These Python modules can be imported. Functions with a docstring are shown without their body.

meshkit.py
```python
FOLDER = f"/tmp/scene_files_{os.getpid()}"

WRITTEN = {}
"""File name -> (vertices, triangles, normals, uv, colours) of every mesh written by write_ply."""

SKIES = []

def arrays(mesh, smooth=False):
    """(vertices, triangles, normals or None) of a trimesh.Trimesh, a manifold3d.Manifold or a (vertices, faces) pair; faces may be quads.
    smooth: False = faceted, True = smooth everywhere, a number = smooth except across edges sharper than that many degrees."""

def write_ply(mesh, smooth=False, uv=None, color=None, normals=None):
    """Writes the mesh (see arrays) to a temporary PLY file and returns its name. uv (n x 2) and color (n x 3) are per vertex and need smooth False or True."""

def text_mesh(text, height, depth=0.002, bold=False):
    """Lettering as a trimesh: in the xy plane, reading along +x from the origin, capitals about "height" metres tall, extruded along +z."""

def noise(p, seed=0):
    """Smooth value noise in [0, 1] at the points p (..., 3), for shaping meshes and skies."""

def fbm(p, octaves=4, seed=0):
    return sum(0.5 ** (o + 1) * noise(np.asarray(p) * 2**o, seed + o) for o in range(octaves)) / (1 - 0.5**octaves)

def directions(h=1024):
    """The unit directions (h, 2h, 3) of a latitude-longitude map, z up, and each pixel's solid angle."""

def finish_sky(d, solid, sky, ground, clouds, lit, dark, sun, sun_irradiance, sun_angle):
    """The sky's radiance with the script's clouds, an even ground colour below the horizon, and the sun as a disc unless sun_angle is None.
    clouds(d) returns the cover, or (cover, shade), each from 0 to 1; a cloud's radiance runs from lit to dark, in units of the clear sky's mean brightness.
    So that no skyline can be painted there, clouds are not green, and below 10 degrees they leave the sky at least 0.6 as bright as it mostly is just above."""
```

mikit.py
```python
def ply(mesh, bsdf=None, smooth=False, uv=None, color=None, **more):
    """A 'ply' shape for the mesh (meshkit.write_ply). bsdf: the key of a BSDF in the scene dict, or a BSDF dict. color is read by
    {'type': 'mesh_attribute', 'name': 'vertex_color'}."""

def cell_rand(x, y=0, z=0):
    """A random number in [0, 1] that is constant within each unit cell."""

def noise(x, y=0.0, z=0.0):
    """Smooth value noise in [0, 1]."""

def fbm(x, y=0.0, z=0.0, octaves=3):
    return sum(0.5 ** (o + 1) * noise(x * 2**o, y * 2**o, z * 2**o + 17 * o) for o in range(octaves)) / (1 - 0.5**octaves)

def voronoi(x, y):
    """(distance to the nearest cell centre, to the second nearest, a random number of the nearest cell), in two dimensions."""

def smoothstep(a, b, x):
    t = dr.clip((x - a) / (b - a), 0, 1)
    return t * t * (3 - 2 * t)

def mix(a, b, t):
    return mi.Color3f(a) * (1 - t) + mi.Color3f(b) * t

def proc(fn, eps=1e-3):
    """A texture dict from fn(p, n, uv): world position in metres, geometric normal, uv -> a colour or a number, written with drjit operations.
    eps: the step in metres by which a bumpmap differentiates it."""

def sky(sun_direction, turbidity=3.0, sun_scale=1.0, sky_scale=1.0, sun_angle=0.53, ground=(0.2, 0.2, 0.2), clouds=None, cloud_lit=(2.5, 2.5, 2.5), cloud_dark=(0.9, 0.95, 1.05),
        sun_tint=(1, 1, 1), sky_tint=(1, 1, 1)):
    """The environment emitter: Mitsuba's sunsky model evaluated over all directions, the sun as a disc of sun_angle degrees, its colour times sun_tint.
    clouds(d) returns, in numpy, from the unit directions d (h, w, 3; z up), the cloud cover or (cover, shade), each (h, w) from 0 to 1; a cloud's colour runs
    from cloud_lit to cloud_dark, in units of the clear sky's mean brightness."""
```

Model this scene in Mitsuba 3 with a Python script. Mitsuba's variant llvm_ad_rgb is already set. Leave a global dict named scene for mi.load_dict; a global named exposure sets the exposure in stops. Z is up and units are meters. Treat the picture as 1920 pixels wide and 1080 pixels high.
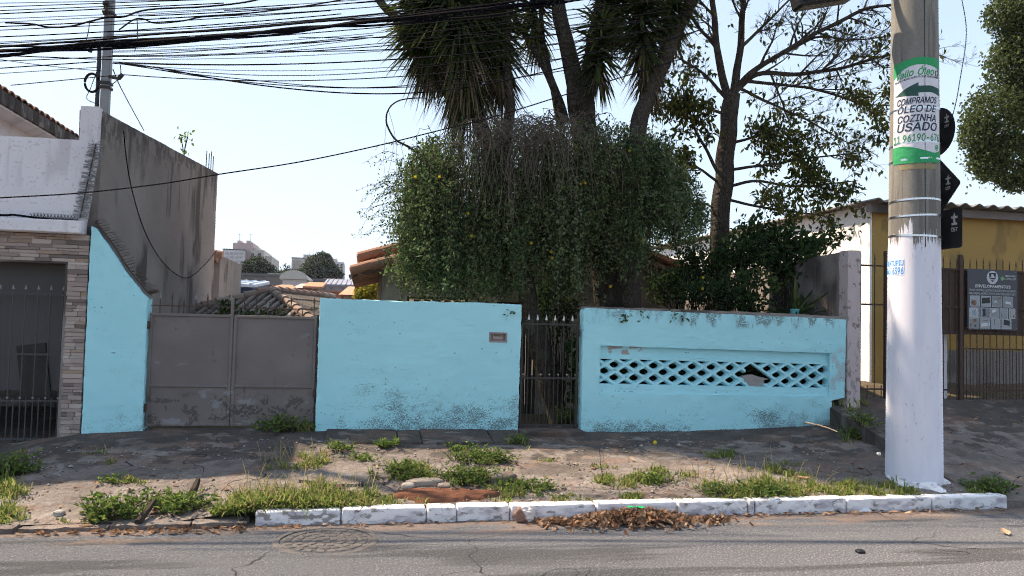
import math
import numpy as np
import trimesh
import drjit as dr
import mitsuba as mi
import manifold3d as m3
import shapely.geometry as sg
import shapely.affinity as sa
from shapely.ops import unary_union
import meshkit
import mikit
from mikit import noise, fbm, voronoi, cell_rand, smoothstep, mix

T = mi.ScalarTransform4f
scene, labels = {}, {}
# ------------------------------------------------------------------ camera, sky, exposure
EYE = np.array([0.0, 0.0, 2.0])
YAW, PITCH, ROLL, FOC = math.radians(10.86), math.radians(2.6), math.radians(1.435), 1450.0
_cy, _sy, _cp, _sp = math.cos(YAW), math.sin(YAW), math.cos(PITCH), math.sin(PITCH)
FWD = np.array([_sy * _cp, _cy * _cp, _sp])
RGT0 = np.array([_cy, -_sy, 0.0])
UP0 = np.cross(RGT0, FWD)
RGT = math.cos(ROLL) * RGT0 + math.sin(ROLL) * UP0
UPV = -math.sin(ROLL) * RGT0 + math.cos(ROLL) * UP0
scene['camera'] = {'type': 'perspective', 'fov': 2 * math.degrees(math.atan(960 / FOC)), 'fov_axis': 'x',
                   'near_clip': 0.1, 'far_clip': 3000.0,
                   'to_world': T().look_at(origin=EYE.tolist(), target=(EYE + FWD).tolist(), up=UPV.tolist())}
SUN = (-0.62, 0.457, 1.0)


def thin_cloud(d):
    h = meshkit.fbm(d * np.array([2.2, 2.2, 5.0]) + 4.3, 5)
    z = np.clip(d[..., 2], 0, 1)
    veil = 0.50 + 0.35 * (h - 0.5)
    return np.clip(veil + 0.30 * np.exp(-z * 5), 0, 1)


scene['sky'] = mikit.sky(SUN, turbidity=3.5, sun_scale=1.0, sky_scale=1.0, sun_angle=0.8, clouds=thin_cloud,
                         cloud_lit=(1.25, 1.40, 1.44), cloud_dark=(0.95, 1.05, 1.12), sun_tint=(1.0, 0.97, 0.93))
exposure = 2.92


def at(px, py, Y):
    """The point of the upright plane y = Y seen in that direction from the camera (photograph pixels, 1920 x 1080)."""
    d = FWD + RGT * ((px - 960) / FOC) + UPV * ((540 - py) / FOC)
    return EYE + d * (Y / d[1])


# ------------------------------------------------------------------ entries
def num(key):
    if key not in scene and key not in labels:
        return key
    i = 1
    while f'{key}_{i:03d}' in scene or f'{key}_{i:03d}' in labels:
        i += 1
    return f'{key}_{i:03d}'


def thing(name, label, cat, group=None, kind=None):
    k = num(name)
    labels[k] = {'label': label, 'category': cat}
    if group:
        labels[k]['group'] = group
    if kind:
        labels[k]['kind'] = kind
    return k


def obj(name, mesh, bsdf, parent=None, smooth=False, color=None, label=None, kind=None):
    k = num((parent + '__' if parent else '') + name)
    if isinstance(mesh, dict):
        scene[k] = mesh
    else:
        scene[k] = mikit.ply(mesh, bsdf, smooth=smooth, color=color)
    if label or kind:
        d = labels.setdefault(k, {})
        if label:
            d['label'] = label
        if kind:
            d['kind'] = kind
    return k


def solo(name, label, cat, mesh, bsdf, smooth=False, color=None, group=None, kind=None):
    k = num(name)
    scene[k] = mikit.ply(mesh, bsdf, smooth=smooth, color=color)
    labels[k] = {'label': label, 'category': cat}
    if group:
        labels[k]['group'] = group
    if kind:
        labels[k]['kind'] = kind
    return k


def struct(name, mesh, bsdf, smooth=False, color=None, label=None):
    scene[name] = mikit.ply(mesh, bsdf, smooth=smooth, color=color)
    labels[name] = {'kind': 'structure'}
    if label:
        labels[name]['label'] = label
    return name


# ------------------------------------------------------------------ mesh helpers
cat = trimesh.util.concatenate


def tm(v, f):
    return trimesh.Trimesh(np.asarray(v, float), np.asarray(f, int), process=False)


def box(x0, x1, y0, y1, z0, z1):
    m = trimesh.creation.box((abs(x1 - x0), abs(y1 - y0), abs(z1 - z0)))
    m.apply_translation(((x0 + x1) / 2, (y0 + y1) / 2, (z0 + z1) / 2))
    return m


def cbox(x0, x1, y0, y1, z0, z1, c=0.01):
    """A box with chamfered edges."""
    q = []
    for a, b, d in ((c, c, 0), (c, 0, c), (0, c, c)):
        for x in (x0 + a, x1 - a):
            for y in (y0 + b, y1 - b):
                for z in (z0 + d, z1 - d):
                    q.append((x, y, z))
    return trimesh.convex.convex_hull(np.array(q))


def rod(a, b, r, n=8, r2=None):
    return tube([a, b], [r, r if r2 is None else r2], n)


def tube(pts, rad, n=6, caps=True):
    p = np.asarray(pts, float)
    r = np.broadcast_to(np.asarray(rad, float), (len(p),))
    t = np.gradient(p, axis=0)
    t /= np.linalg.norm(t, axis=1, keepdims=True) + 1e-12
    ref = np.array([0, 0, 1.0]) if abs(t[:, 2]).mean() < 0.8 else np.array([1.0, 0.2, 0])
    a = np.cross(t, ref)
    a /= np.linalg.norm(a, axis=1, keepdims=True) + 1e-12
    b = np.cross(t, a)
    ang = np.arange(n) * 2 * np.pi / n
    v = p[:, None] + r[:, None, None] * (np.cos(ang)[None, :, None] * a[:, None] + np.sin(ang)[None, :, None] * b[:, None])
    v = v.reshape(-1, 3)
    i, j = np.meshgrid(np.arange(len(p) - 1), np.arange(n), indexing='ij')
    q = np.stack([i * n + j, (i + 1) * n + j, (i + 1) * n + (j + 1) % n, i * n + (j + 1) % n], -1).reshape(-1, 4)
    f = np.vstack([q[:, [0, 1, 2]], q[:, [0, 2, 3]]])
    if caps:
        v = np.vstack([v, p[0], p[-1]])
        k, e = len(v) - 2, (len(p) - 1) * n
        jj = np.arange(n)
        f = np.vstack([f, np.stack([jj * 0 + k, jj, (jj + 1) % n], 1), np.stack([jj * 0 + k + 1, e + (jj + 1) % n, e + jj], 1)])
    return tm(v, f)


def spline(pts, n=8):
    """Catmull-Rom through the points (k, d)."""
    p = np.asarray(pts, float)
    p = np.vstack([2 * p[0] - p[1], p, 2 * p[-1] - p[-2]])
    out = []
    t = np.linspace(0, 1, n, endpoint=False)[:, None]
    for i in range(1, len(p) - 2):
        a, b, c, d = p[i - 1:i + 3]
        out.append(0.5 * (2 * b + (c - a) * t + (2 * a - 5 * b + 4 * c - d) * t ** 2 + (3 * b - a - 3 * c + d) * t ** 3))
    out.append(p[-2:-1])
    return np.vstack(out)


def refine(mesh, size):
    m = tm(mesh.vertices, mesh.faces)
    m.merge_vertices()
    k = m3.Manifold(m3.Mesh(np.asarray(m.vertices, np.float32), np.asarray(m.faces, np.uint32)))
    if k.status() == m3.Error.NoError and k.num_tri() > 0:
        k = k.refine_to_length(size).to_mesh()
        return np.asarray(k.vert_properties[:, :3], float), np.asarray(k.tri_verts, int)
    return trimesh.remesh.subdivide_to_size(m.vertices, m.faces, size, max_iter=12)


def rough(mesh, amp=0.005, size=0.12, freq=6.0, seed=0, axes=(1, 1, 1)):
    """Cut into small triangles and push the surface about by noise of the position, so that edges and faces are uneven."""
    v, f = refine(mesh, size)
    d = np.stack([meshkit.fbm(v * freq + 31.7 * k, 3, seed + k) - 0.5 for k in range(3)], -1)
    d += 0.5 * np.stack([meshkit.noise(v * freq * 5 + 11.7 * k, seed + 9 + k) - 0.5 for k in range(3)], -1)
    m = tm(v + d * 2 * amp * np.array(axes), f)
    m.merge_vertices()
    return m


def prism(poly, y0, y1):
    """A shapely polygon in (x, z), extruded from y0 to y1 (y0 < y1)."""
    ms = []
    for g in getattr(poly, 'geoms', [poly]):
        m = trimesh.creation.extrude_polygon(g, y1 - y0, engine='earcut')
        v = m.vertices
        ms.append(tm(np.stack([v[:, 0], y1 - v[:, 2], v[:, 1]], 1), m.faces))
    return cat(ms)


def grid(xs, ys, zf):
    X, Y = np.meshgrid(xs, ys, indexing='ij')
    Z = zf(X, Y)
    n, m = X.shape
    i, j = np.meshgrid(np.arange(n - 1), np.arange(m - 1), indexing='ij')
    q = np.stack([i * m + j, (i + 1) * m + j, (i + 1) * m + j + 1, i * m + j + 1], -1).reshape(-1, 4)
    return tm(np.stack([X, Y, Z], -1).reshape(-1, 3), np.vstack([q[:, [0, 1, 2]], q[:, [0, 2, 3]]]))


def lathe(prof, n=24, center=(0, 0)):
    p = np.asarray(prof, float)
    ang = np.arange(n) * 2 * np.pi / n
    v = np.stack([center[0] + p[:, None, 0] * np.cos(ang), center[1] + p[:, None, 0] * np.sin(ang), np.repeat(p[:, 1:2], n, 1)], -1).reshape(-1, 3)
    i, j = np.meshgrid(np.arange(len(p) - 1), np.arange(n), indexing='ij')
    q = np.stack([i * n + j, i * n + (j + 1) % n, (i + 1) * n + (j + 1) % n, (i + 1) * n + j], -1).reshape(-1, 4)
    return tm(v, np.vstack([q[:, [0, 1, 2]], q[:, [0, 2, 3]]]))


def unit(v):
    v = np.asarray(v, float)
    return v / (np.linalg.norm(v, axis=-1, keepdims=True) + 1e-12)


def leaves(P, D, L, W, rng, cols, jit=0.25, flat=None, fold=0.25):
    """Folded two-triangle leaves at P pointing along D; returns (mesh, colours)."""
    n = len(P)
    D = unit(D)
    R = rng.normal(size=(n, 3)) if flat is None else np.broadcast_to(flat, (n, 3)) + rng.normal(size=(n, 3)) * 0.5
    S = unit(np.cross(D, R))
    N = np.cross(S, D)
    L, W = np.broadcast_to(L, (n,))[:, None], np.broadcast_to(W, (n,))[:, None]
    v = np.stack([P, P + D * L * 0.45 + S * W / 2 + N * W * fold, P + D * L, P + D * L * 0.45 - S * W / 2 + N * W * fold], 1).reshape(-1, 3)
    b = np.arange(n)[:, None] * 4
    f = np.stack([b + [0, 1, 2], b + [0, 2, 3]], 1).reshape(-1, 3)
    cols = np.asarray(cols, float)
    c = cols[rng.integers(0, len(cols), n)] * (1 + jit * rng.uniform(-1, 1, (n, 1)))
    return tm(v, f), np.repeat(c, 4, 0)


def swords(P, D, L, W, droop, rng, cols, seg=4, jit=0.3):
    """Long strap leaves that bend down with droop (m per m squared)."""
    n = len(P)
    D = unit(D)
    S = unit(np.cross(D, np.array([0, 0, 1.0]) + rng.normal(size=(n, 3)) * 0.25))
    L, W, droop = (np.broadcast_to(x, (n,)) for x in (L, W, droop))
    rows = []
    for k in range(seg + 1):
        t = k / seg
        c = P + D * (L * t)[:, None] + np.array([0, 0, -1.0]) * (droop * (L * t) ** 2)[:, None]
        w = W * (0.75 + 0.6 * t) * (1 - t ** 2.5) * 0.5 + 0.0015
        rows += [c - S * w[:, None], c + S * w[:, None]]
    v = np.stack(rows, 1).reshape(-1, 3)
    b = np.arange(n)[:, None] * (2 * seg + 2)
    f = np.concatenate([np.stack([b + [2 * k, 2 * k + 1, 2 * k + 3], b + [2 * k, 2 * k + 3, 2 * k + 2]], 1) for k in range(seg)], 1).reshape(-1, 3)
    cols = np.asarray(cols, float)
    c = cols[rng.integers(0, len(cols), n)] * (1 + jit * rng.uniform(-1, 1, (n, 1)))
    return tm(v, f), np.repeat(c, 2 * seg + 2, 0)


def join(pairs):
    pairs = list(pairs)
    return cat([p[0] for p in pairs]), np.vstack([p[1] for p in pairs])


def tint(mesh, col):
    return mesh, np.tile(np.asarray(col, float), (len(mesh.vertices), 1))


def on_x(px, py, X):
    """The same for the upright plane x = X."""
    d = FWD + RGT * ((px - 960) / FOC) + UPV * ((540 - py) / FOC)
    return EYE + d * (X / d[0])
# ------------------------------------------------------------------ materials
def rgb(*c):
    return {'type': 'rgb', 'value': list(c)}


def mat(name, color, rough_=0.8, spec=0.3, metallic=0.0, bump=None, scale=1.0, two=True):
    b = {'type': 'principled', 'base_color': color if isinstance(color, dict) else rgb(*color), 'roughness': rough_, 'specular': spec}
    if metallic:
        b['metallic'] = metallic
    if bump:
        b = {'type': 'bumpmap', 'arbitrary': mikit.proc(bump, eps=0.004), 'scale': scale, 'bsdf': b}
    if two:
        b = {'type': 'twosided', 'bsdf': b}
    scene[name] = b


VC = {'type': 'mesh_attribute', 'name': 'vertex_color'}


def cyan_fn(p, n, uv):
    x, y, z = p.x, p.y, p.z
    big = fbm(x * 1.3, y * 1.3, z * 1.3)
    c = mix((0.320, 0.640, 0.715), (0.380, 0.700, 0.765), big)
    brush = noise(x * 3.0, y * 3, z * 55)
    c = mix(c, mi.Color3f(0.24, 0.56, 0.66), 0.22 * smoothstep(0.55, 0.85, brush) * smoothstep(0.4, 0.7, fbm(x * 4, y * 4, z * 4)))
    fine = fbm(x * 75, y * 75, z * 62, 3)
    grain = noise(x * 210, y * 210, z * 190)
    mid = fbm(x * 4.2 + 3, y * 4.2, z * 5.5, 5)
    # black mould grown up from the ground on the middle and right walls: specks that crowd together in ragged patches
    base = z - 0.50
    crowd = dr.maximum(0, 1 - base / (0.72 - 0.22 * smoothstep(2.4, 3.2, x))) * smoothstep(-0.6, 0.2, x) + 0.45 * dr.maximum(0, 1 - base / 0.3) * smoothstep(-2.0, -2.6, x)
    field = (mid - 0.5) * 1.5 + 0.86 * crowd * smoothstep(0.22, 0.55, fbm(x * 1.3 + 8, z * 1.1)) - 0.26 + 0.25 * (noise(x * 14, y, z * 1.6) - 0.5)
    spots = smoothstep(0.55, 0.80, 0.55 * fine + 0.45 * grain + 0.42 * dr.clip(field, -1, 0.55)) * smoothstep(0.0, 0.12, crowd + 0.06 * smoothstep(0.5, 0.62, fbm(x * 2.1, z * 2.2 + 4)))
    c = mix(c, mi.Color3f(0.085, 0.105, 0.11), 0.85 * spots)
    # old scrapes where the paint has come off to the earlier coat
    scrape = smoothstep(0.69, 0.74, fbm(x * 24, y * 24, z * 30 + 7, 4)) * smoothstep(0.50, 0.62, fbm(x * 2.3 + 2, y, z * 2.6))
    c = mix(c, mi.Color3f(0.10, 0.17, 0.19), 0.75 * scrape)
    # bare render at the right end and inside the panel, black algae along the right wall's top edge
    bare = smoothstep(0.48, 0.60, fbm(x * 7, y * 7, z * 5 + 3, 6) + 0.10 * smoothstep(6.82, 6.98, x) - 0.10 * smoothstep(6.9, 6.5, x) - 0.02)
    c = mix(c, mix((0.30, 0.30, 0.30), (0.36, 0.34, 0.36), fine), 0.55 * bare * smoothstep(6.92, 7.02, x) * smoothstep(0.95, 1.15, z) * smoothstep(1.85, 1.6, z))
    bare2 = smoothstep(0.44, 0.50, fbm(x * 8 + 1, z * 14, 5, 5) + 0.9 * (z - 1.62)) * smoothstep(3.44, 3.50, x) * smoothstep(4.02, 3.94, x) * smoothstep(1.575, 1.60, z) * smoothstep(1.73, 1.70, z) * smoothstep(10.66, 10.668, y)
    c = mix(c, mi.Color3f(0.33, 0.29, 0.29), bare2)
    drip = smoothstep(0.44, 0.60, fbm(x * 9, 3, z * 2.2, 4) + 0.9 * (z - 2.10)) * smoothstep(3.4, 5.2, x + 1.2 * noise(x * 3, 1)) * smoothstep(1.98, 2.06, z) * smoothstep(0.30, 0.55, fine)
    c = mix(c, mi.Color3f(0.10, 0.11, 0.11), 0.75 * drip)
    return c


def plaster_bump(p, n, uv):
    return fbm(p.x * 14, p.y * 14, p.z * 14, 3) * 0.006 + noise(p.x * 4, p.y * 4, p.z * 40) * 0.0015


def stain_fn(p, n, uv):
    # raw cement render with long black algae runs down from the top edge
    x, y, z = p.x, p.y, p.z
    h = x * 0.7 + y
    c = mix((0.155, 0.138, 0.131), (0.245, 0.222, 0.210), fbm(h * 0.9, 1, z * 0.8, 4))
    runs = smoothstep(0.46, 0.66, fbm(h * 3.2, 5, z * 0.35, 4))
    lumps = smoothstep(0.40, 0.62, fbm(h * 1.6, 9, z * 1.2, 4))
    c = mix(c, mi.Color3f(0.050, 0.043, 0.041), 0.80 * runs * smoothstep(0.34, 0.58, fbm(h * 1.6, 9, z * 1.2, 4)))
    edge = smoothstep(0.42, 0.60, fbm(h * 4, 2, z * 3, 4) + 0.30 * smoothstep(4.1, 5.0, z - (y - 10.6) * 0.1))
    c = mix(c, mi.Color3f(0.050, 0.045, 0.044), 0.7 * edge * smoothstep(0.3, 0.5, fbm(h * 11, z * 9, 3)) * smoothstep(3.9, 4.5, z - (y - 10.6) * 0.1))
    return c * (0.90 + 0.2 * noise(h * 60, 1, z * 60))


def white_fn(p, n, uv):
    x, y, z = p.x, p.y, p.z
    h = x + y * 0.8
    c = mix((0.60, 0.58, 0.62), (0.70, 0.68, 0.71), fbm(h * 1.2, 3, z * 1.2))
    run = smoothstep(0.56, 0.74, fbm(h * 7, 2, z * 0.8, 4)) * smoothstep(0.4, 0.6, fbm(h * 1.5, 4, z * 1.5))
    c = mix(c, mi.Color3f(0.36, 0.34, 0.35), 0.40 * run)
    speck = smoothstep(0.70, 0.76, fbm(h * 34, 2, z * 34, 2))
    return mix(c, mi.Color3f(0.34, 0.32, 0.33), 0.4 * speck)


def ochre_fn(p, n, uv):
    x, y, z = p.x, p.y, p.z
    c = mix((0.33, 0.215, 0.075), (0.40, 0.26, 0.09), fbm(x * 1.2, y, z * 1.2, 4))
    c = mix(c, mi.Color3f(0.19, 0.13, 0.06), 0.6 * smoothstep(0.56, 0.70, fbm(x * 4, y * 4, z * 1.5, 4)))
    return c


def gate_fn(p, n, uv):
    # brown-grey oxide primer gone blotchy, pale scuffs and rust along the lower half
    x, z = p.x, p.z
    c = mix((0.122, 0.103, 0.100), (0.172, 0.150, 0.147), fbm(x * 2.2, 1, z * 2.2, 4))
    scuff = smoothstep(0.62, 0.76, fbm(x * 6.5 + 4, 2, z * 8, 5)) * smoothstep(0.50, 0.62, fbm(x * 1.6 + 5, 3, z * 2.3) + 0.12 * smoothstep(1.3, 0.8, z))
    c = mix(c, mi.Color3f(0.25, 0.255, 0.28), 0.50 * scuff)
    rust = smoothstep(0.60, 0.74, 0.5 * fbm(x * 30, 5, z * 22, 4) + 0.5 * fbm(x * 26, 6, z * 1.8, 3)) * smoothstep(0.46, 0.60, fbm(x * 2.0, 8, z * 2.0))
    c = mix(c, mi.Color3f(0.10, 0.045, 0.028), 0.7 * rust)
    mould = smoothstep(0.48, 0.58, fbm(x * 9, 7, z * 9, 4) + 0.14 * smoothstep(0.95, 0.62, z) * smoothstep(0.4, 0.6, noise(x * 2.6, 4)) - 0.05) * smoothstep(1.05, 0.9, z)
    return mix(c, mi.Color3f(0.035, 0.032, 0.030), 0.65 * mould * smoothstep(0.35, 0.5, fbm(x * 40, z * 40)))


def asphalt_fn(p, n, uv):
    x, y = p.x, p.y
    f1, f2, w = voronoi(x * 46, y * 46)
    c = mix((0.094, 0.096, 0.108), (0.130, 0.132, 0.147), fbm(x * 0.7, y * 1.6, 0, 4))
    stone = smoothstep(0.42, 0.18, f1)
    c = mix(c * 0.80, mix((0.080, 0.082, 0.090), (0.285, 0.290, 0.315), w), 0.80 * stone)
    wear = smoothstep(0.52, 0.68, fbm(x * 0.55, y * 5.0, 3, 4))
    c = c * (1 - 0.42 * wear)
    e1, e2, _ = voronoi(x * 0.55 + 0.5 * fbm(x * 2.5, y * 2.5), y * 0.8 + 0.5 * fbm(x * 2.5 + 9, y * 2.5))
    crack = smoothstep(0.020, 0.004, e2 - e1) * smoothstep(0.48, 0.6, fbm(x * 0.8 + 5, y * 0.8))
    c = c * (1 - 0.75 * crack)
    # red-brown soil washed along the gutter
    silt = smoothstep(0.40, 0.62, fbm(x * 1.8, y * 6, 7, 4) + 0.5 * smoothstep(7.22, 7.62, y) - 0.12 + 0.12 * smoothstep(1.2, 0.4, dr.abs(x - 0.9)))
    c = mix(c, mix((0.155, 0.120, 0.103), (0.23, 0.165, 0.135), stone), 0.80 * silt * smoothstep(7.0, 7.3, y))
    return c


def asphalt_bump(p, n, uv):
    f1, f2, w = voronoi(p.x * 46, p.y * 46)
    return (0.5 - f1) * 0.018 * (0.4 + w) + fbm(p.x * 9, p.y * 9) * 0.006


def pave_fn(p, n, uv):
    # worn sand-and-cement pavement, patched many times: brown-grey with exposed grit, cracks, darker blotches towards the wall
    x, y = p.x, p.y - 0.9 * p.z
    c = mix((0.112, 0.096, 0.089), (0.180, 0.155, 0.143), fbm(x * 0.9, y * 1.3, 2, 4))
    grit = 0.5 * noise(x * 85, y * 85, 1) + 0.5 * noise(x * 36, y * 36, 5)
    c = c * (0.72 + 0.56 * grit)
    pale = smoothstep(0.56, 0.66, fbm(x * 3.5, y * 6, 6, 4))
    c = mix(c, mi.Color3f(0.235, 0.215, 0.205) * (0.8 + 0.4 * grit), 0.40 * pale)
    dark = smoothstep(0.52, 0.66, fbm(x * 2.4 + 7, y * 4.5, 3, 4))
    c = mix(c, mi.Color3f(0.075, 0.063, 0.058), 0.55 * dark)
    e1, e2, _ = voronoi(x * 1.25 + 0.7 * fbm(x * 3.1, y * 3.1), y * 1.5 + 0.7 * fbm(x * 3.1 + 9, y * 3.1))
    crack = smoothstep(0.024, 0.004, e2 - e1) * smoothstep(0.48, 0.58, fbm(x * 1.1, y * 1.1, 5))
    c = c * (1 - 0.75 * crack)
    red = smoothstep(0.56, 0.74, fbm(x * 2.6 + 3, y * 5, 9, 4))
    mottle = smoothstep(0.44, 0.60, fbm(x * 5, p.y * 7, 11, 5) + 0.22 * smoothstep(9.5, 10.4, p.y)) * smoothstep(9.2, 9.8, p.y + 0.6 * noise(x * 2.2, 4))  # darker mottling that thickens towards the wall side of the pavement
    c = mix(c, mi.Color3f(0.040, 0.036, 0.034) * (0.7 + 0.6 * grit), 0.75 * mottle)
    return mix(c, mi.Color3f(0.17, 0.105, 0.078) * (0.7 + 0.6 * grit), 0.40 * red)


def pave_bump(p, n, uv):
    return fbm(p.x * 16, p.y * 16, 0, 4) * 0.02 + noise(p.x * 80, p.y * 80) * 0.004


def lime_fn(p, n, uv):
    # limewash over concrete kerb stones: worn off in patches, dirty low down
    x, y, z = p.x, p.y, p.z
    paint = mix((0.38, 0.36, 0.40), (0.72, 0.71, 0.73), smoothstep(0.25, 0.62, fbm(x * 9, y * 9, z * 14, 5) + 0.06 * smoothstep(0.15, 0.19, z)))
    bare = mix((0.15, 0.14, 0.135), (0.26, 0.245, 0.235), fbm(x * 20, y * 20, z * 20))
    worn = smoothstep(0.59, 0.74, fbm(x * 17, y * 18, z * 24 + 2, 5) + 0.10 * smoothstep(0.4, -0.5, x) + 0.06 * smoothstep(0.10, 0.06, z))
    c = mix(paint, bare, 0.9 * worn)
    e1, e2, _ = voronoi(x * 4 + fbm(x * 9, z * 9), z * 9 + fbm(x * 9 + 4, z * 9))
    return c * (1 - 0.6 * smoothstep(0.06, 0.01, e2 - e1) * smoothstep(0.5, 0.6, fbm(x * 3, y, z * 3)))


POLE = np.array([6.57, 8.30])


def pole_fn(p, n, uv):
    x, y, z = p.x, p.y, p.z
    a = dr.atan2(y - POLE[1], x - POLE[0])
    conc = mix((0.165, 0.158, 0.145), (0.235, 0.225, 0.21), fbm(a * 2, z * 1.6, 3, 4)) * (0.86 + 0.28 * noise(a * 60, z * 70))
    conc = mix(conc, mi.Color3f(0.085, 0.08, 0.075), 0.5 * smoothstep(0.56, 0.70, fbm(a * 5, z * 0.9, 8, 4)))
    white = mix((0.60, 0.595, 0.68), (0.69, 0.685, 0.76), fbm(a * 3, z * 2, 5))
    white = mix(white, mi.Color3f(0.34, 0.33, 0.34), 0.5 * smoothstep(0.72, 0.76, fbm(a * 17, z * 19, 2, 3)) * smoothstep(0.5, 0.62, fbm(a * 2, z * 2, 7)))
    top = 3.05 + 0.14 * noise(a * 4.0, 4) + 0.16 * noise(a * 19, 9) * noise(a * 4.7, 5) * 2 - 0.06
    brush = smoothstep(-0.03, 0.03, top - z + 0.30 * (fbm(a * 26, z * 9, 1, 3) - 0.5))
    return mix(conc, white, brush)


def bark_fn(p, n, uv):
    x, y, z = p.x, p.y, p.z
    f1, f2, _ = voronoi(x * 42 + y * 31, z * 11 + 0.8 * fbm(x * 20, y * 20, z * 9))
    c = mix((0.030, 0.024, 0.020), (0.070, 0.059, 0.050), smoothstep(0.02, 0.35, f2 - f1))
    lich = smoothstep(0.60, 0.70, fbm(x * 6, y * 6, z * 4, 4))
    return mix(c, mi.Color3f(0.10, 0.10, 0.082), 0.5 * lich)


def bark_bump(p, n, uv):
    f1, f2, _ = voronoi(p.x * 42 + p.y * 31, p.z * 11 + 0.8 * fbm(p.x * 20, p.y * 20, p.z * 9))
    return smoothstep(0.0, 0.4, f2 - f1) * 0.010


def soil_fn(p, n, uv):
    g = fbm(p.x * 18, p.y * 18, p.z * 3, 4)
    return mix((0.065, 0.034, 0.024), (0.19, 0.085, 0.055), g)


def ground_fn(p, n, uv):
    g = fbm(p.x * 1.5, p.y * 1.5, 1, 4)
    return mix((0.050, 0.046, 0.034), (0.12, 0.095, 0.065), g) * (0.8 + 0.4 * noise(p.x * 30, p.y * 30))


def tile_fn(p, n, uv):
    x, y, z = p.x, p.y, p.z
    c = mix((0.22, 0.13, 0.10), (0.33, 0.20, 0.15), fbm(x * 3, y * 3, z * 3, 4))
    moss = smoothstep(0.48, 0.62, fbm(x * 7, y * 7, z * 7, 4))
    return mix(c, mi.Color3f(0.055, 0.048, 0.042), 0.8 * moss)


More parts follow.
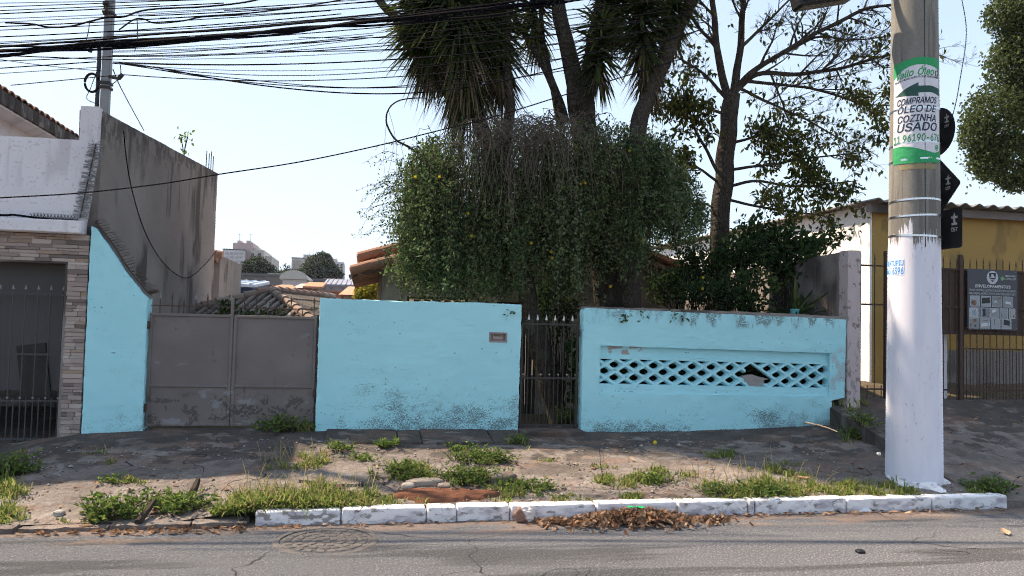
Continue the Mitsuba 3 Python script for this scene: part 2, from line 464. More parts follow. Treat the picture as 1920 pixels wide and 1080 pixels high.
mat('m_cyan', mikit.proc(cyan_fn), 0.75, 0.25, bump=plaster_bump, scale=1.0)
mat('m_stain', mikit.proc(stain_fn), 0.95, 0.1, bump=plaster_bump, scale=1.0)
mat('m_white', mikit.proc(white_fn), 0.85, 0.2)
mat('m_ochre', mikit.proc(ochre_fn), 0.85, 0.2)
mat('m_gate', mikit.proc(gate_fn), 0.6, 0.35)
mat('m_asphalt', mikit.proc(asphalt_fn), 0.9, 0.25, bump=asphalt_bump, scale=1.0)
mat('m_pave', mikit.proc(pave_fn), 0.95, 0.15, bump=pave_bump, scale=1.0)
mat('m_lime', mikit.proc(lime_fn), 0.9, 0.15)
mat('m_pole', mikit.proc(pole_fn), 0.85, 0.2)
mat('m_bark', mikit.proc(bark_fn), 0.95, 0.1, bump=bark_bump, scale=1.0)
mat('m_soil', mikit.proc(soil_fn), 1.0, 0.05)
mat('m_ground', mikit.proc(ground_fn), 1.0, 0.05)
mat('m_tile', mikit.proc(tile_fn), 0.9, 0.15)
mat('m_vc', VC, 0.8, 0.25)                      # one colour per piece
mat('m_gloss', VC, 0.35, 0.5)
mat('m_iron', (0.030, 0.026, 0.025), 0.55, 0.4)
mat('m_rust', (0.060, 0.038, 0.030), 0.75, 0.3)
mat('m_steel', (0.62, 0.62, 0.64), 0.28, 0.5, metallic=1.0)
mat('m_galv', (0.20, 0.205, 0.22), 0.5, 0.4)
mat('m_black', (0.010, 0.010, 0.012), 0.45, 0.4)
mat('m_cable', (0.004, 0.004, 0.007), 0.9, 0.08)
mat('m_twig', (0.045, 0.036, 0.029), 0.95, 0.1)
scene['m_leaf'] = {'type': 'principledthin', 'base_color': VC, 'roughness': 0.36, 'spec_trans': 0.0, 'eta': 1.5, 'diff_trans': 0.95}
scene['m_dry'] = {'type': 'principledthin', 'base_color': VC, 'roughness': 0.7, 'spec_trans': 0.0, 'eta': 1.3, 'diff_trans': 0.35}


def pink_fn(p, n, uv):
    x, y, z = p.x, p.y, p.z
    c = mix((0.40, 0.34, 0.345), (0.48, 0.415, 0.42), fbm(x * 6, y * 6, z * 3))
    flake = smoothstep(0.60, 0.66, fbm(x * 15, y * 15, z * 11, 5) + 0.06 * smoothstep(0.5, 0.6, noise(z * 2.0, 3)))
    c = mix(c, mi.Color3f(0.19, 0.13, 0.13), 0.8 * flake)
    return mix(c, mi.Color3f(0.14, 0.13, 0.13), 0.5 * smoothstep(0.58, 0.72, fbm(x * 19, y * 19, z * 5 + 6, 4)))


mat('m_pink', mikit.proc(pink_fn), 0.9, 0.15)
mat('m_slate', (0.055, 0.053, 0.058), 0.5, 0.4)
mat('m_fibre', (0.21, 0.20, 0.195), 0.9, 0.2)


def old_plaster_fn(p, n, uv):
    x, z = p.x, p.z
    c = mix((0.30, 0.275, 0.24), (0.40, 0.365, 0.32), fbm(x * 1.2, p.y, z * 1.2, 4))
    return mix(c, mi.Color3f(0.14, 0.125, 0.11), 0.6 * smoothstep(0.50, 0.66, fbm(x * 3, p.y, z * 1.1, 4)))


mat('m_plaster', mikit.proc(old_plaster_fn), 0.9, 0.15)
mat('m_seam', (0.06, 0.055, 0.052), 0.9, 0.1)
mat('m_mark', (0.42, 0.42, 0.43), 0.6, 0.3)
mat('m_pane', (0.030, 0.035, 0.045), 0.45, 0.4)
mat('m_vcover', (0.088, 0.082, 0.082), 0.85, 0.3)
mat('m_iron2', (0.055, 0.047, 0.044), 0.9, 0.1)
mat('m_whitewash', (0.80, 0.79, 0.78), 0.85, 0.2)
mat('m_drystem', (0.105, 0.088, 0.072), 0.95, 0.1)
mat('m_spike', (0.13, 0.13, 0.135), 0.5, 0.4)
mat('m_gap_shade', (0.105, 0.085, 0.074), 0.95, 0.1)  # plane under the roof rolls: groove shade put into its darker colour
# ------------------------------------------------------------------ the setting: ground, road, pavements
def terrain(X, Y):
    z = np.interp(Y, [-80, 10.4, 12, 14, 18, 26, 40, 60, 90, 140, 220, 400, 900], [-0.35, -0.35, 0.30, 0.30, 0.1, -2.2, -2.6, -0.4, 1.8, 5.5, 11.0, 22, 40])
    return z + np.where(Y > 30, 1.2 * (meshkit.fbm(np.stack([X * 0.03, Y * 0.03, X * 0], -1), 3) - 0.5), 0)


struct('ground', grid(np.concatenate([np.linspace(-300, -30, 16), np.linspace(-26, 40, 34), np.linspace(50, 330, 14)]),
                      np.concatenate([[-80, -20], np.linspace(4, 30, 27), np.linspace(33, 120, 25), np.linspace(140, 420, 12)]), terrain), 'm_ground', True)
ROADZ = 0.05


def road_z(X, Y):
    return ROADZ + 0.035 * np.sin(np.clip((7.6 - Y) / 7.0, 0, 1) * np.pi) + 0.006 * (meshkit.fbm(np.stack([X * 1.2, Y * 1.2, X * 0], -1), 3) - 0.5)


struct('road', grid(np.concatenate([np.linspace(-40, -5, 20), np.linspace(-4.8, 9, 150), np.linspace(9.5, 60, 30)]), np.concatenate([np.linspace(0.5, 5, 12), np.linspace(5.1, 7.9, 60)]), road_z),
       'm_asphalt', True)
struct('opposite_pavement', box(-40, 60, -2.5, 0.5, -0.2, 0.2), 'm_pave')


def edge_z(x):
    return np.interp(x, [-9, -3.2, -1.6, -0.95, 7.2, 7.6, 9, 30], [0.075, 0.085, 0.10, 0.185, 0.185, 0.10, 0.10, 0.1])


def back_z(x):
    return np.interp(x, [-9, -4.2, -3.4, -2.7, -0.72, -0.45, 2.0, 2.35, 3.1, 5.0, 7.1], [0.30, 0.33, 0.47, 0.50, 0.51, 0.50, 0.49, 0.49, 0.49, 0.51, 0.58])


def pave_z(x, y):
    t = np.clip((y - 7.72) / (10.55 - 7.72), -0.05, 1.3)
    z = edge_z(x) * (1 - t) + back_z(x) * t
    p = np.stack([x * 1.6, y * 1.6, x * 0], -1)
    z = z + 0.045 * (meshkit.fbm(p, 4, 5) - 0.5) * np.clip((y - 7.6) * 4, 0.15, 1)
    # slabs of the old paving that have sunk or heaved, with broken edges between them
    q = np.stack([x * 1.1 + 0.3 * meshkit.noise(p * 2.2, 2), y * 1.3 + 0.3 * meshkit.noise(p * 2.2, 3), x * 0], -1)
    h = np.floor(q[..., 0]) * 12.9898 + np.floor(q[..., 1]) * 78.233
    return z + 0.016 * (np.mod(np.sin(h) * 43758.5453, 1) - 0.5) * (x > -1.2) * (y < 10.2) * (y > 7.9)


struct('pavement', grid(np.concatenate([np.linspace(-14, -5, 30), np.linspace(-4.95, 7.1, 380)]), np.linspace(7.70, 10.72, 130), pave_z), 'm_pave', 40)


def raised_z(x, y):
    r = 0.21 + 0.245 * np.clip(y - 7.95, -0.4, 3.0)
    return r + 0.03 * (meshkit.fbm(np.stack([x * 1.4, y * 1.4, x * 0], -1), 4, 8) - 0.5)


rp = grid(np.linspace(6.96, 20, 160), np.linspace(7.62, 11.4, 60), raised_z)
side = grid(np.linspace(7.62, 11.4, 60), [0, 1], lambda Y, k: np.where(k < 0.5, raised_z(Y * 0 + 6.96, Y), -0.1))
sv = side.vertices
side = tm(np.stack([6.96 + 0.03 * (meshkit.noise(sv * 6) - 0.5), sv[:, 0], sv[:, 2]], 1), side.faces[:, ::-1])
front = grid(np.linspace(6.96, 20, 160), [0, 1], lambda X, k: np.where(k < 0.5, raised_z(X, X * 0 + 7.62), 0))
fv = front.vertices
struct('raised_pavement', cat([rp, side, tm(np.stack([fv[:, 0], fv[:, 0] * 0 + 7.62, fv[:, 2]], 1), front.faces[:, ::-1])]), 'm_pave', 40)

# kerb: limewashed stones, each a piece
labels['kerb'] = {'kind': 'structure', 'label': 'limewashed kerb of separate worn stones along the road'}
rng = np.random.default_rng(3)
joints = [-0.93, -0.14, 0.67, 0.96, 1.50, 2.38, 3.26, 4.05, 4.13, 5.20, 6.25, 7.22]
for i, (a, b) in enumerate(zip(joints[:-1], joints[1:])):
    d = rng.normal(0, 0.006, 3)
    m = rough(cbox(a + 0.006, b - 0.006, 7.60 + d[0], 7.76 + d[0], -0.1, 0.198 + d[1] * 0.8, 0.014), 0.008, 0.05, 5.0, i)
    obj('stone', m, 'm_lime', 'kerb', 40)
# broken low edge of the dropped kerb on the left
for a, b in ((-4.6, -3.7), (-3.68, -2.95), (-2.92, -2.2), (-2.17, -1.5), (-1.47, -0.99)):
    m = rough(box(a, b, 7.56 + rng.uniform(-0.03, 0.03), 7.80, -0.1, 0.085 + rng.uniform(-0.01, 0.02)), 0.016, 0.06, 5.0, int(10 * b) + 99)
    obj('dropped_stone', m, 'm_pave', 'kerb', 40)
for a in np.arange(7.7, 16, 1.0):
    obj('far_stone', rough(cbox(a + 0.006, a + 0.994, 7.52, 7.66, -0.1, 0.14, 0.014), 0.008, 0.08, 5.0, int(a)), 'm_pave', 'kerb', 40)

# cement apron slabs along the foot of the middle wall, and the gate sill
labels['wall_apron'] = {'kind': 'structure', 'label': 'strip of worn cement slabs along the foot of the middle wall'}
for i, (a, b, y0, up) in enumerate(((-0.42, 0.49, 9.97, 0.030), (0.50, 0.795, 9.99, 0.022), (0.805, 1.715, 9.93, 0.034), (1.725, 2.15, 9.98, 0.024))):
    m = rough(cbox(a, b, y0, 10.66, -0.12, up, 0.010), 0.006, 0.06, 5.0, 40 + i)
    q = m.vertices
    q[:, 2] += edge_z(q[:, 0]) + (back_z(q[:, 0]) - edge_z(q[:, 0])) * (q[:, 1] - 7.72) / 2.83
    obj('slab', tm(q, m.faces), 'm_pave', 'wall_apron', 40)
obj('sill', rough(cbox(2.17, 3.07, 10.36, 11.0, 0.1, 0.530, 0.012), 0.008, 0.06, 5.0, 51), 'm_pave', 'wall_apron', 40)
# bare red earth where the paving is gone
th = np.linspace(0, 2 * np.pi, 60, endpoint=False)
rr = 1 + 0.34 * (meshkit.fbm(np.stack([np.cos(th) * 2.5, np.sin(th) * 2.5, th * 0], -1), 3) - 0.5) * 2
bx, by = 0.95 + 0.55 * rr * np.cos(th), 7.99 + 0.19 * rr * np.sin(th) * (1 - 0.35 * np.cos(th))
patch = []
for s in np.linspace(1, 0, 9):
    px, py = 0.98 + (bx - 0.98) * s, 7.98 + (by - 7.98) * s
    patch.append(np.stack([px, py, pave_z(px, py) + (0.001 if s == 1 else 0.010) + 0.05 * meshkit.fbm(np.stack([px * 12, py * 12, px * 0], -1), 4) * (s < 1)], -1))
pv = np.vstack(patch)
pf = np.vstack([[[k * 60 + j, k * 60 + (j + 1) % 60, (k + 1) * 60 + (j + 1) % 60], [k * 60 + j, (k + 1) * 60 + (j + 1) % 60, (k + 1) * 60 + j]] for k in range(8) for j in range(60)])
struct('bare_soil', tm(pv, pf), 'm_soil', True)
# ------------------------------------------------------------------ blue front walls and gates
def blue_piece(poly, y0, y1, seed, amp=0.011):
    return rough(prism(poly, y0, y1), amp, 0.045, 6.0, seed)


def spike_tip(x, y, z, h=0.10, w=0.022):
    return tm([(x - w / 2, y, z), (x, y - 0.009, z), (x + w / 2, y, z), (x, y + 0.009, z), (x, y, z + h), (x, y, z - 0.02)],
              [(0, 1, 4), (1, 2, 4), (2, 3, 4), (3, 0, 4), (1, 0, 5), (2, 1, 5), (3, 2, 5), (0, 3, 5)])


# left pillar with its sloping top
lw = thing('pillar_wall', 'narrow turquoise wall with a steep sloping top left of the driveway gate', 'wall')
obj('wall', blue_piece(sg.Polygon([(-3.415, 0.40), (-2.70, 0.44), (-2.715, 2.20), (-2.78, 2.26), (-3.02, 2.56), (-3.20, 2.84), (-3.37, 3.07), (-3.415, 3.09)]), 10.60, 10.86, 1), 'm_cyan', lw, 35)
rng = np.random.default_rng(11)
cap = spline([(-3.40, 10.73, 3.12), (-3.20, 10.73, 2.87), (-3.02, 10.73, 2.59), (-2.78, 10.73, 2.285), (-2.70, 10.73, 2.21)], 6)
obj('mortar_cap', rough(tube(cap, 0.035, 6), 0.012, 0.04, 9, 3, (1, 0.3, 1)), 'm_stain', lw, 35, label='dark crumbling mortar edge along the slope')
ss = thing('spike_strip', 'dense strip of thin metal spikes down the sloping turquoise wall top', 'spikes', 'security spike strips on the walls')
obj('rail', tube(cap + [0, -0.04, 0.045], 0.008, 5), 'm_rust', ss)
for t in np.linspace(0, len(cap) - 1.001, 34):
    k = int(t)
    p = cap[k] + (cap[k + 1] - cap[k]) * (t - k) + [0, -0.04, 0.045]
    m = [rod(p, p + [0.115 + rng.normal(0, 0.012), 0.05 * s + rng.normal(0, 0.01), 0.035 + rng.normal(0, 0.012)], 0.0045, 4, 0.0015) for s in (-1, 0.6)]
    obj('spike', cat(m), 'm_rust', ss)

# driveway gate: two sheet-metal leaves
gy = 10.70
for nm, x0, x1, lab in (('driveway_gate', -2.69, -1.672, 'brown sheet-metal driveway gate leaf beside the sloping turquoise pillar'),
                        ('driveway_gate', -1.652, -0.605, 'brown sheet-metal driveway gate leaf beside the middle turquoise wall')):
    g = thing(nm, lab, 'gate', 'leaves of the driveway gate')
    z0, zm, z1 = 0.585, 1.085, 2.00
    sheets = []
    for (a, b, nm2) in ((z0, zm, 'lower_sheet'), (zm, z1, 'upper_sheet')):
        m = trimesh.creation.box((x1 - x0 - 0.03, 0.004, b - a - 0.02))
        m.apply_translation(((x0 + x1) / 2, gy, (a + b) / 2))
        v, f = trimesh.remesh.subdivide_to_size(m.vertices, m.faces, 0.08)
        v[:, 1] += 0.030 * (meshkit.fbm(v * [2.6, 0, 3.0] + a, 4) - 0.5)
        obj(nm2, tm(v, f), 'm_gate', g, 30)
    for k, z in enumerate((z0, zm, z1)):
        obj('rail', cbox(x0, x1, gy - 0.022, gy + 0.022, z - 0.018, z + 0.018, 0.004), 'm_gate', g)
    for x in (x0 + 0.014, x1 - 0.014):
        obj('stile', cbox(x - 0.018, x + 0.018, gy - 0.024, gy + 0.024, z0 - 0.02, z1 + (0.24 if abs(x + 1.66) < 0.05 and x < -1.66 else 0.02), 0.004), 'm_gate', g)
    if x0 > -2:
        obj('latch', cbox(x0 - 0.055, x0 + 0.045, gy - 0.034, gy - 0.024, 1.33, 1.352, 0.002), 'm_gate', g)
    n = 7
    for i in range(n):
        x = x0 + (i + 0.75) * (x1 - x0) / n
        h = (0.30 if i % 3 != 2 else 0.22)
        b = rod((x, gy, z1), (x, gy, z1 + h - 0.08), 0.007, 6)
        tip = spike_tip(x, gy, z1 + h - 0.09, 0.09, 0.026)
        bar = obj('bar', b, 'm_rust', g)
        obj('spear_tip', tip, 'm_galv' if (i * 7 + (x0 > -2)) % 3 == 0 else 'm_rust', bar)
    obj('top_rail', rod((x0, gy, z1 + 0.115), (x1, gy, z1 + 0.115), 0.007, 6), 'm_rust', g)
    hx = x0 - 0.01 if x0 < -2 else x1 + 0.01
    for z in (0.80, 1.86) if x0 < -2 else (1.0,):
        obj('hinge', rod((hx, gy - 0.05, z - 0.05), (hx, gy - 0.05, z + 0.05), 0.022, 8), 'm_rust', g)
post = solo('gate_post', 'thin rusty post between the driveway gate and the middle turquoise wall', 'post', cbox(-0.600, -0.575, gy - 0.02, gy + 0.03, 0.5, 2.05, 0.004), 'm_rust')

# middle wall with the letter box
mw = thing('front_wall', 'plain turquoise wall with a letter box and black mould along its foot', 'wall')
mid = sg.Polygon([(-0.57, 0.47), (2.165, 0.485), (2.18, 2.262), (1.4, 2.268), (0.5, 2.262), (-0.565, 2.268)])
slot = sg.box(1.735, 1.735, 1.975, 1.862)
obj('wall', blue_piece(mid.difference(slot), 10.60, 10.75, 4), 'm_cyan', mw, 35)
lb = obj('letter_box', cat([box(1.73, 1.98, 10.655, 10.665, 1.73, 1.865)] + [cbox(a, b, 10.594, 10.66, c, d, 0.004) for a, b, c, d in
         ((1.728, 1.750, 1.728, 1.868), (1.960, 1.982, 1.728, 1.868), (1.750, 1.960, 1.846, 1.868), (1.750, 1.960, 1.728, 1.750))]), 'm_vc', mw,
         color=np.tile([0.27, 0.22, 0.22], (sum(len(x.vertices) for x in [box(0, 1, 0, 1, 0, 1)] + [cbox(0, 1, 0, 1, 0, 1)] * 4), 1)), label='small dull metal letter box let into the wall')
fl = cbox(1.785, 1.925, 10.640, 10.654, 1.768, 1.838, 0.003)
obj('flap', fl, 'm_vc', lb, color=tint(fl, (0.36, 0.31, 0.30))[1])
obj('slot', cbox(1.80, 1.91, 10.632, 10.639, 1.812, 1.824, 0.002), 'm_black', lb)

# pedestrian gate of iron bars
pg = thing('pedestrian_gate', 'narrow dark iron bar gate with pale spear tips between the turquoise walls', 'gate')
py = 10.69
x0, x1 = 2.20, 3.035
for z in (0.575, 1.235, 1.995):
    obj('rail', cbox(x0, x1, py - 0.008, py + 0.008, z - 0.013, z + 0.013, 0.003), 'm_iron', pg)
for x in (x0 + 0.012, x1 - 0.012):
    obj('stile', cbox(x - 0.015, x + 0.015, py - 0.015, py + 0.015, 0.53, 2.0, 0.003), 'm_iron', pg)
white_tip = (0.55, 0.55, 0.55)
for i in range(6):
    x = x0 + 0.105 + i * 0.1275
    b = obj('bar', rod((x, py, 0.55), (x, py, 2.06), 0.0075, 6), 'm_iron', pg)
    t = spike_tip(x, py, 2.06, 0.075, 0.036)
    obj('spear_tip', t, 'm_vc', b, color=tint(t, white_tip)[1])
    for xx in (x - 0.064,) + ((x + 0.064,) if i == 5 else ()):
        s = obj('short_bar', rod((xx, py + 0.012, 0.55), (xx, py + 0.012, 1.275), 0.0065, 6), 'm_iron', pg)
        k = trimesh.creation.icosphere(1, 0.014)
        k.apply_translation((xx, py + 0.012, 1.285))
        obj('knob', k, 'm_vc', s, color=tint(k, (0.30, 0.29, 0.28))[1])
obj('hinge', rod((x1 + 0.006, py - 0.02, 1.83), (x1 + 0.006, py - 0.02, 1.93), 0.016, 8), 'm_iron', pg)

# right wall with the sunk panel of pierced blocks
rw = thing('front_wall', 'turquoise wall with a sunken band of diamond lattice, broken open near its right end', 'wall')
outer = sg.Polygon([(3.075, 0.45), (5.0, 0.47), (6.98, 0.56), (6.985, 0.95), (7.20, 1.0), (7.225, 2.185), (6.0, 2.205), (4.5, 2.222), (3.10, 2.245), (3.075, 2.20)])
hole = sg.Polygon([(3.335, 1.040), (6.945, 1.020), (6.955, 1.668), (3.335, 1.712)])
obj('wall', blue_piece(outer.difference(hole), 10.60, 10.78, 7, 0.011), 'm_cyan', rw, 35)
obj('coping', rough(prism(sg.Polygon([(3.08, 2.238), (4.5, 2.214), (6.0, 2.197), (7.225, 2.176), (7.225, 2.222), (6.0, 2.250), (4.5, 2.262), (3.10, 2.262)]), 10.615, 10.79), 0.009, 0.05, 7, 14), 'm_stain', rw, 35, label='blackened mortar coping')
obj('upper_band', blue_piece(sg.Polygon([(3.30, 1.566), (6.98, 1.541), (6.98, 1.69), (3.30, 1.735)]), 10.672, 10.77, 8, 0.003), 'm_cyan', rw, 35)
obj('upper_fillet', blue_piece(sg.Polygon([(3.30, 1.524), (6.98, 1.494), (6.98, 1.540), (3.30, 1.565)]), 10.652, 10.77, 9, 0.003), 'm_cyan', rw, 35)
obj('lower_band', blue_piece(sg.Polygon([(3.30, 1.02), (6.98, 1.00), (6.98, 1.072), (3.30, 1.104)]), 10.622, 10.77, 10, 0.004), 'm_cyan', rw, 35)
obj('lower_fillet', blue_piece(sg.Polygon([(3.30, 1.105), (6.98, 1.073), (6.98, 1.136), (3.30, 1.170)]), 10.634, 10.77, 12, 0.003), 'm_cyan', rw, 35)


def hull(pts):
    return m3.Manifold.hull_points(np.asarray(pts, float))


SL = -0.0095


def slope(q):
    q = np.array(q, float)
    q[:, 2] += SL * (q[:, 0] - 3.35)
    return q


px_, pz_, zc = 0.300, 0.184, 1.349
block = hull(slope([(x, y, z) for x in (3.325, 6.955) for y in (10.648, 10.745) for z in (1.168, 1.530)]))
cut = []
for r in (-2, -1, 0, 1, 2):
    for c in range(-1, 13):
        cx, cz = 3.434 + c * px_ + (0.5 * px_ if r % 2 else 0), zc + r * pz_ / 2
        if not 3.25 < cx < 7.0:
            continue
        big = [(cx + sx * px_ * 0.40, 10.646, cz + sz * pz_ * 0.40) for sx, sz in ((1, 0), (-1, 0), (0, 1), (0, -1))]
        small = []
        for sx, sz in ((1, 0), (-1, 0), (0, 1), (0, -1)):
            for e in (-0.30, 0.30):
                small.append((cx + (sx + e * (sz != 0)) * px_ * 0.222, 10.712, cz + (sz + e * (sx != 0)) * pz_ * 0.226))
        big, small = slope(big), slope(small)
        cut.append(hull(np.vstack([big, small])))
        cut.append(hull(np.vstack([small - [0, 0.002, 0], small + [0, 0.06, 0]])))


def traced(pts):
    return [(at(x, y, 10.66)[0], at(x, y, 10.66)[2]) for x, y in pts]


brk = traced([(1381, 702), (1397, 699), (1397, 690), (1409, 682), (1450, 712), (1447, 717), (1433, 720), (1430, 724), (1404, 724), (1391, 708)])
brk = m3.CrossSection([np.array(brk)[::-1]]).extrude(0.3)
brk = brk.rotate((90, 0, 0)).translate((0, 10.9, 0))
lat = block - m3.Manifold.batch_boolean(cut, m3.OpType.Add) - brk
obj('lattice', rough(tm(lat.to_mesh().vert_properties[:, :3], lat.to_mesh().tri_verts), 0.0025, 0.05, 9, 13), 'm_cyan', rw, 30)
bb = rough(prism(sg.Polygon(traced([(1395, 705), (1413, 703), (1443, 711), (1434, 714), (1434, 725), (1404, 725), (1390, 708)])), 10.69, 10.77), 0.008, 0.04, 8, 5)
obj('broken_block', bb, 'm_vc', rw, False, color=tint(bb, (0.27, 0.25, 0.245))[1], label='bare grey broken cement inside the hole')
# the lattice openings are kept dark by undergrowth added behind them further on
# pink pier at the wall's right end
pk = thing('gate_pier', 'tall faded pink pier at the right end of the lattice wall', 'pier')
pm = rough(box(7.235, 7.45, 10.58, 10.80, 0.85, 3.24), 0.009, 0.06, 5, 21)
obj('shaft', pm, 'm_pink', pk, 35)
# ------------------------------------------------------------------ left house
hs = thing('stone_clad_house', 'white house with stone-strip cladding round a dark garage opening and a tall stained side wall', 'house')
front = sg.Polygon([(-10, 3.14), (-3.50, 3.14), (-3.40, 4.05), (-3.395, 4.63), (-3.61, 4.625), (-3.605, 4.185), (-10, 4.14)])
obj('parapet', rough(prism(front, 10.60, 10.74), 0.006, 0.09, 4, 31), 'm_white', hs, 35)
obj('ledge', rough(cbox(-10, -3.50, 10.47, 10.76, 2.985, 3.145, 0.012), 0.006, 0.09, 4, 32), 'm_white', hs, 35)
sw = sg.Polygon([(10.72, 0.2), (10.72, 4.60), (18.6, 5.27), (18.6, -1.0)])
m = prism(sw, 3.38, 3.66)
m = tm(np.stack([-m.vertices[:, 1], m.vertices[:, 0], m.vertices[:, 2]], 1), m.faces[:, ::-1])
m = trimesh.Trimesh(m.vertices, m.faces, process=False)
trimesh.repair.fix_normals(m)
obj('side_wall', rough(m, 0.008, 0.16, 3, 33), 'm_stain', hs, 35, label='tall grey cement side wall with black algal runs')
obj('front_core', cat([box(-10, -3.66, 10.66, 10.80, 2.62, 2.98), box(-3.67, -3.44, 10.66, 10.80, 0.25, 2.98)]), 'm_stain', hs)
obj('jamb', box(-3.70, -3.665, 10.62, 11.2, 0.2, 2.62), 'm_stain', hs)
obj('soffit', box(-10, -3.70, 10.62, 11.2, 2.61, 2.635), 'm_stain', hs)
rng = np.random.default_rng(5)
stone_cols = [(0.33, 0.27, 0.245), (0.30, 0.245, 0.225), (0.36, 0.30, 0.27), (0.24, 0.19, 0.175), (0.15, 0.118, 0.108), (0.39, 0.335, 0.305), (0.27, 0.20, 0.16)]


def strip(x0, x1, z0, z1):
    d = rng.uniform(0.0, 0.028)
    m = cbox(x0 + 0.0015, x1 - 0.0015, 10.628 - d, 10.665, z0 + 0.0015, z1 - 0.0015, 0.003)
    m.vertices += rng.normal(0, 0.0012, m.vertices.shape)
    c = np.array(stone_cols[rng.choice(7, p=[.2, .22, .15, .13, .12, .1, .08])]) * rng.uniform(0.85, 1.12)
    obj('stone_strip', m, 'm_vc', hs, False, tint(m, c)[1])


z = 0.30
while z < 2.955:
    h = min(rng.choice([0.034, 0.046, 0.06]), 2.98 - z)
    x = -3.672
    if z > 2.615:
        x = -4.75
    while x < -3.44:
        w = rng.uniform(0.10, 0.34) if z > 2.615 else rng.uniform(0.07, 0.20)
        e = -3.435 if x + w > -3.50 else x + w
        strip(x, e, z, z + h)
        x = e
    z += h
# spikes on the slanting parapet end and along the ledge
for lab, a, b, n, wv in (('dense slanting strip of crossed metal spikes on the white parapet corner', (-3.385, 10.53, 4.14), (-3.53, 10.53, 3.18), 30, 0.10),
                         ('short row of crossed metal spikes along the white ledge', (-4.10, 10.56, 3.165), (-3.56, 10.56, 3.16), 14, 0.07)):
    st = thing('spike_strip', lab, 'spikes', 'security spike strips on the walls')
    a, b = np.array(a), np.array(b)
    obj('rail', rod(a, b, 0.010, 5), 'm_iron', st)
    for i in range(n):
        p = a + (b - a) * (i + 0.5) / n
        ms = []
        for k in range(4 if n > 20 else 2):
            d = unit(rng.normal(0, 1, 3) * [1, 0.7, 0.25]) if n > 20 else unit([(-0.5, 0.5)[k], -0.2, 1.0])
            ms.append(rod(p - d * wv * (0.9 if n > 20 else 0.2), p + d * wv, 0.0055, 4, 0.003))
        obj('spike', cat(ms), 'm_galv' if n > 20 else 'm_iron', st)
solo('ledge_cable', 'loose black cable lying along the white ledge beside the spikes', 'cable', tube(spline([(-6, 10.55, 3.17), (-4.5, 10.54, 3.175), (-4.3, 10.53, 3.185), (-4.05, 10.55, 3.165), (-3.9, 10.56, 3.16)], 8), 0.014, 6), 'm_cable')
# upper storey under the tiled eave
obj('upper_wall', box(-10, -5.98, 11.4, 20.5, 3.2, 5.22), 'm_white', hs)
obj('eave_soffit', box(-6.0, -5.62, 11.2, 20.6, 5.16, 5.19), 'm_white', hs)
rf = obj('roof', tm([(-5.62, 11.2, 5.20), (-5.62, 20.6, 5.20), (-10, 20.6, 6.6), (-10, 11.2, 6.6), (-5.62, 11.2, 5.40), (-5.62, 20.6, 5.40), (-10, 20.6, 6.8), (-10, 11.2, 6.8)],
                    [(0, 1, 5), (0, 5, 4), (4, 5, 6), (4, 6, 7), (0, 4, 7), (0, 7, 3), (1, 2, 6), (1, 6, 5), (0, 3, 2), (0, 2, 1)]), 'm_tile', hs)
for i, y in enumerate(np.arange(11.3, 20.5, 0.235)):
    dz = rng.normal(0, 0.008)
    ang = np.linspace(0, np.pi, 8)
    prof = [(0.115 * math.cos(a), 0.07 * math.sin(a)) for a in ang]
    v, f = [], []
    for (x, z) in ((-5.57, 5.40), (-6.2, 5.60)):
        v += [(x, y + p[0], z + p[1] + dz) for p in prof]
    for k in range(7):
        f += [(k, k + 1, 9 + k), (k, 9 + k, 8 + k)]
    v += [(-5.57, y + 0.09 * math.cos(a), 5.40 + 0.05 * math.sin(a) + dz) for a in ang]
    f += [(k, 16 + k, 17 + k) for k in range(7)] + [(k, 17 + k, k + 1) for k in range(7)]
    obj('tile', tm(v, f), 'm_tile', rf)
    g = rough(cbox(-5.61, -5.575, y - 0.112, y + 0.112, 5.19, 5.40 + dz, 0.006), 0.006, 0.08, 9, i)
    obj('end_tile', g, ('m_stain', 'm_iron2', 'm_stain')[i % 3], rf, 35)

# garage gate in the opening
gg = thing('garage_gate', 'dark bar gate with spear tips in the stone-clad garage opening', 'gate')
gyy = 10.86
for z in (0.38, 0.86, 2.22, 1.45):
    obj('rail', box(-9.5, -3.72, gyy - 0.006, gyy + 0.006, z - 0.010, z + 0.010), 'm_slate', gg)
obj('backing_sheet', box(-9.5, -3.71, 11.02, 11.03, 0.98, 2.62), 'm_slate', gg)
for i in range(14):
    x = -3.79 - i * 0.147
    b = obj('bar', rod((x, gyy, 0.34), (x, gyy, 2.28), 0.008, 6), 'm_slate', gg)
    obj('spear_tip', spike_tip(x, gyy, 2.28, 0.06, 0.034), 'm_galv', b)
    s = obj('short_bar', rod((x + 0.07, gyy, 0.34), (x + 0.07, gyy, 0.90), 0.008, 6), 'm_slate', gg)
    k = trimesh.creation.icosphere(1, 0.016)
    k.apply_translation((x, gyy - 0.005, 0.895))
    obj('knob', k, 'm_galv', b)
obj('garage_wall', cat([box(-10, -3.70, 15.0, 15.1, 0.2, 2.7), box(-3.72, -3.66, 11.2, 15, 0.2, 2.7), box(-10, -3.7, 10.9, 15, 2.66, 2.7)]), 'm_stain', hs)
struct('garage_floor', box(-10, -3.70, 10.70, 15, 0.1, 0.33), 'm_pave')
bd = box(-0.17, 0.17, -0.012, 0.012, 0, 0.72)
bd.apply_transform(trimesh.transformations.rotation_matrix(-0.14, (0, 1, 0)))
bd.apply_translation((-4.09, 11.0, 0.86))
solo('leaning_board', 'dark board leaning behind the bars of the garage gate', 'board', bd, 'm_black')

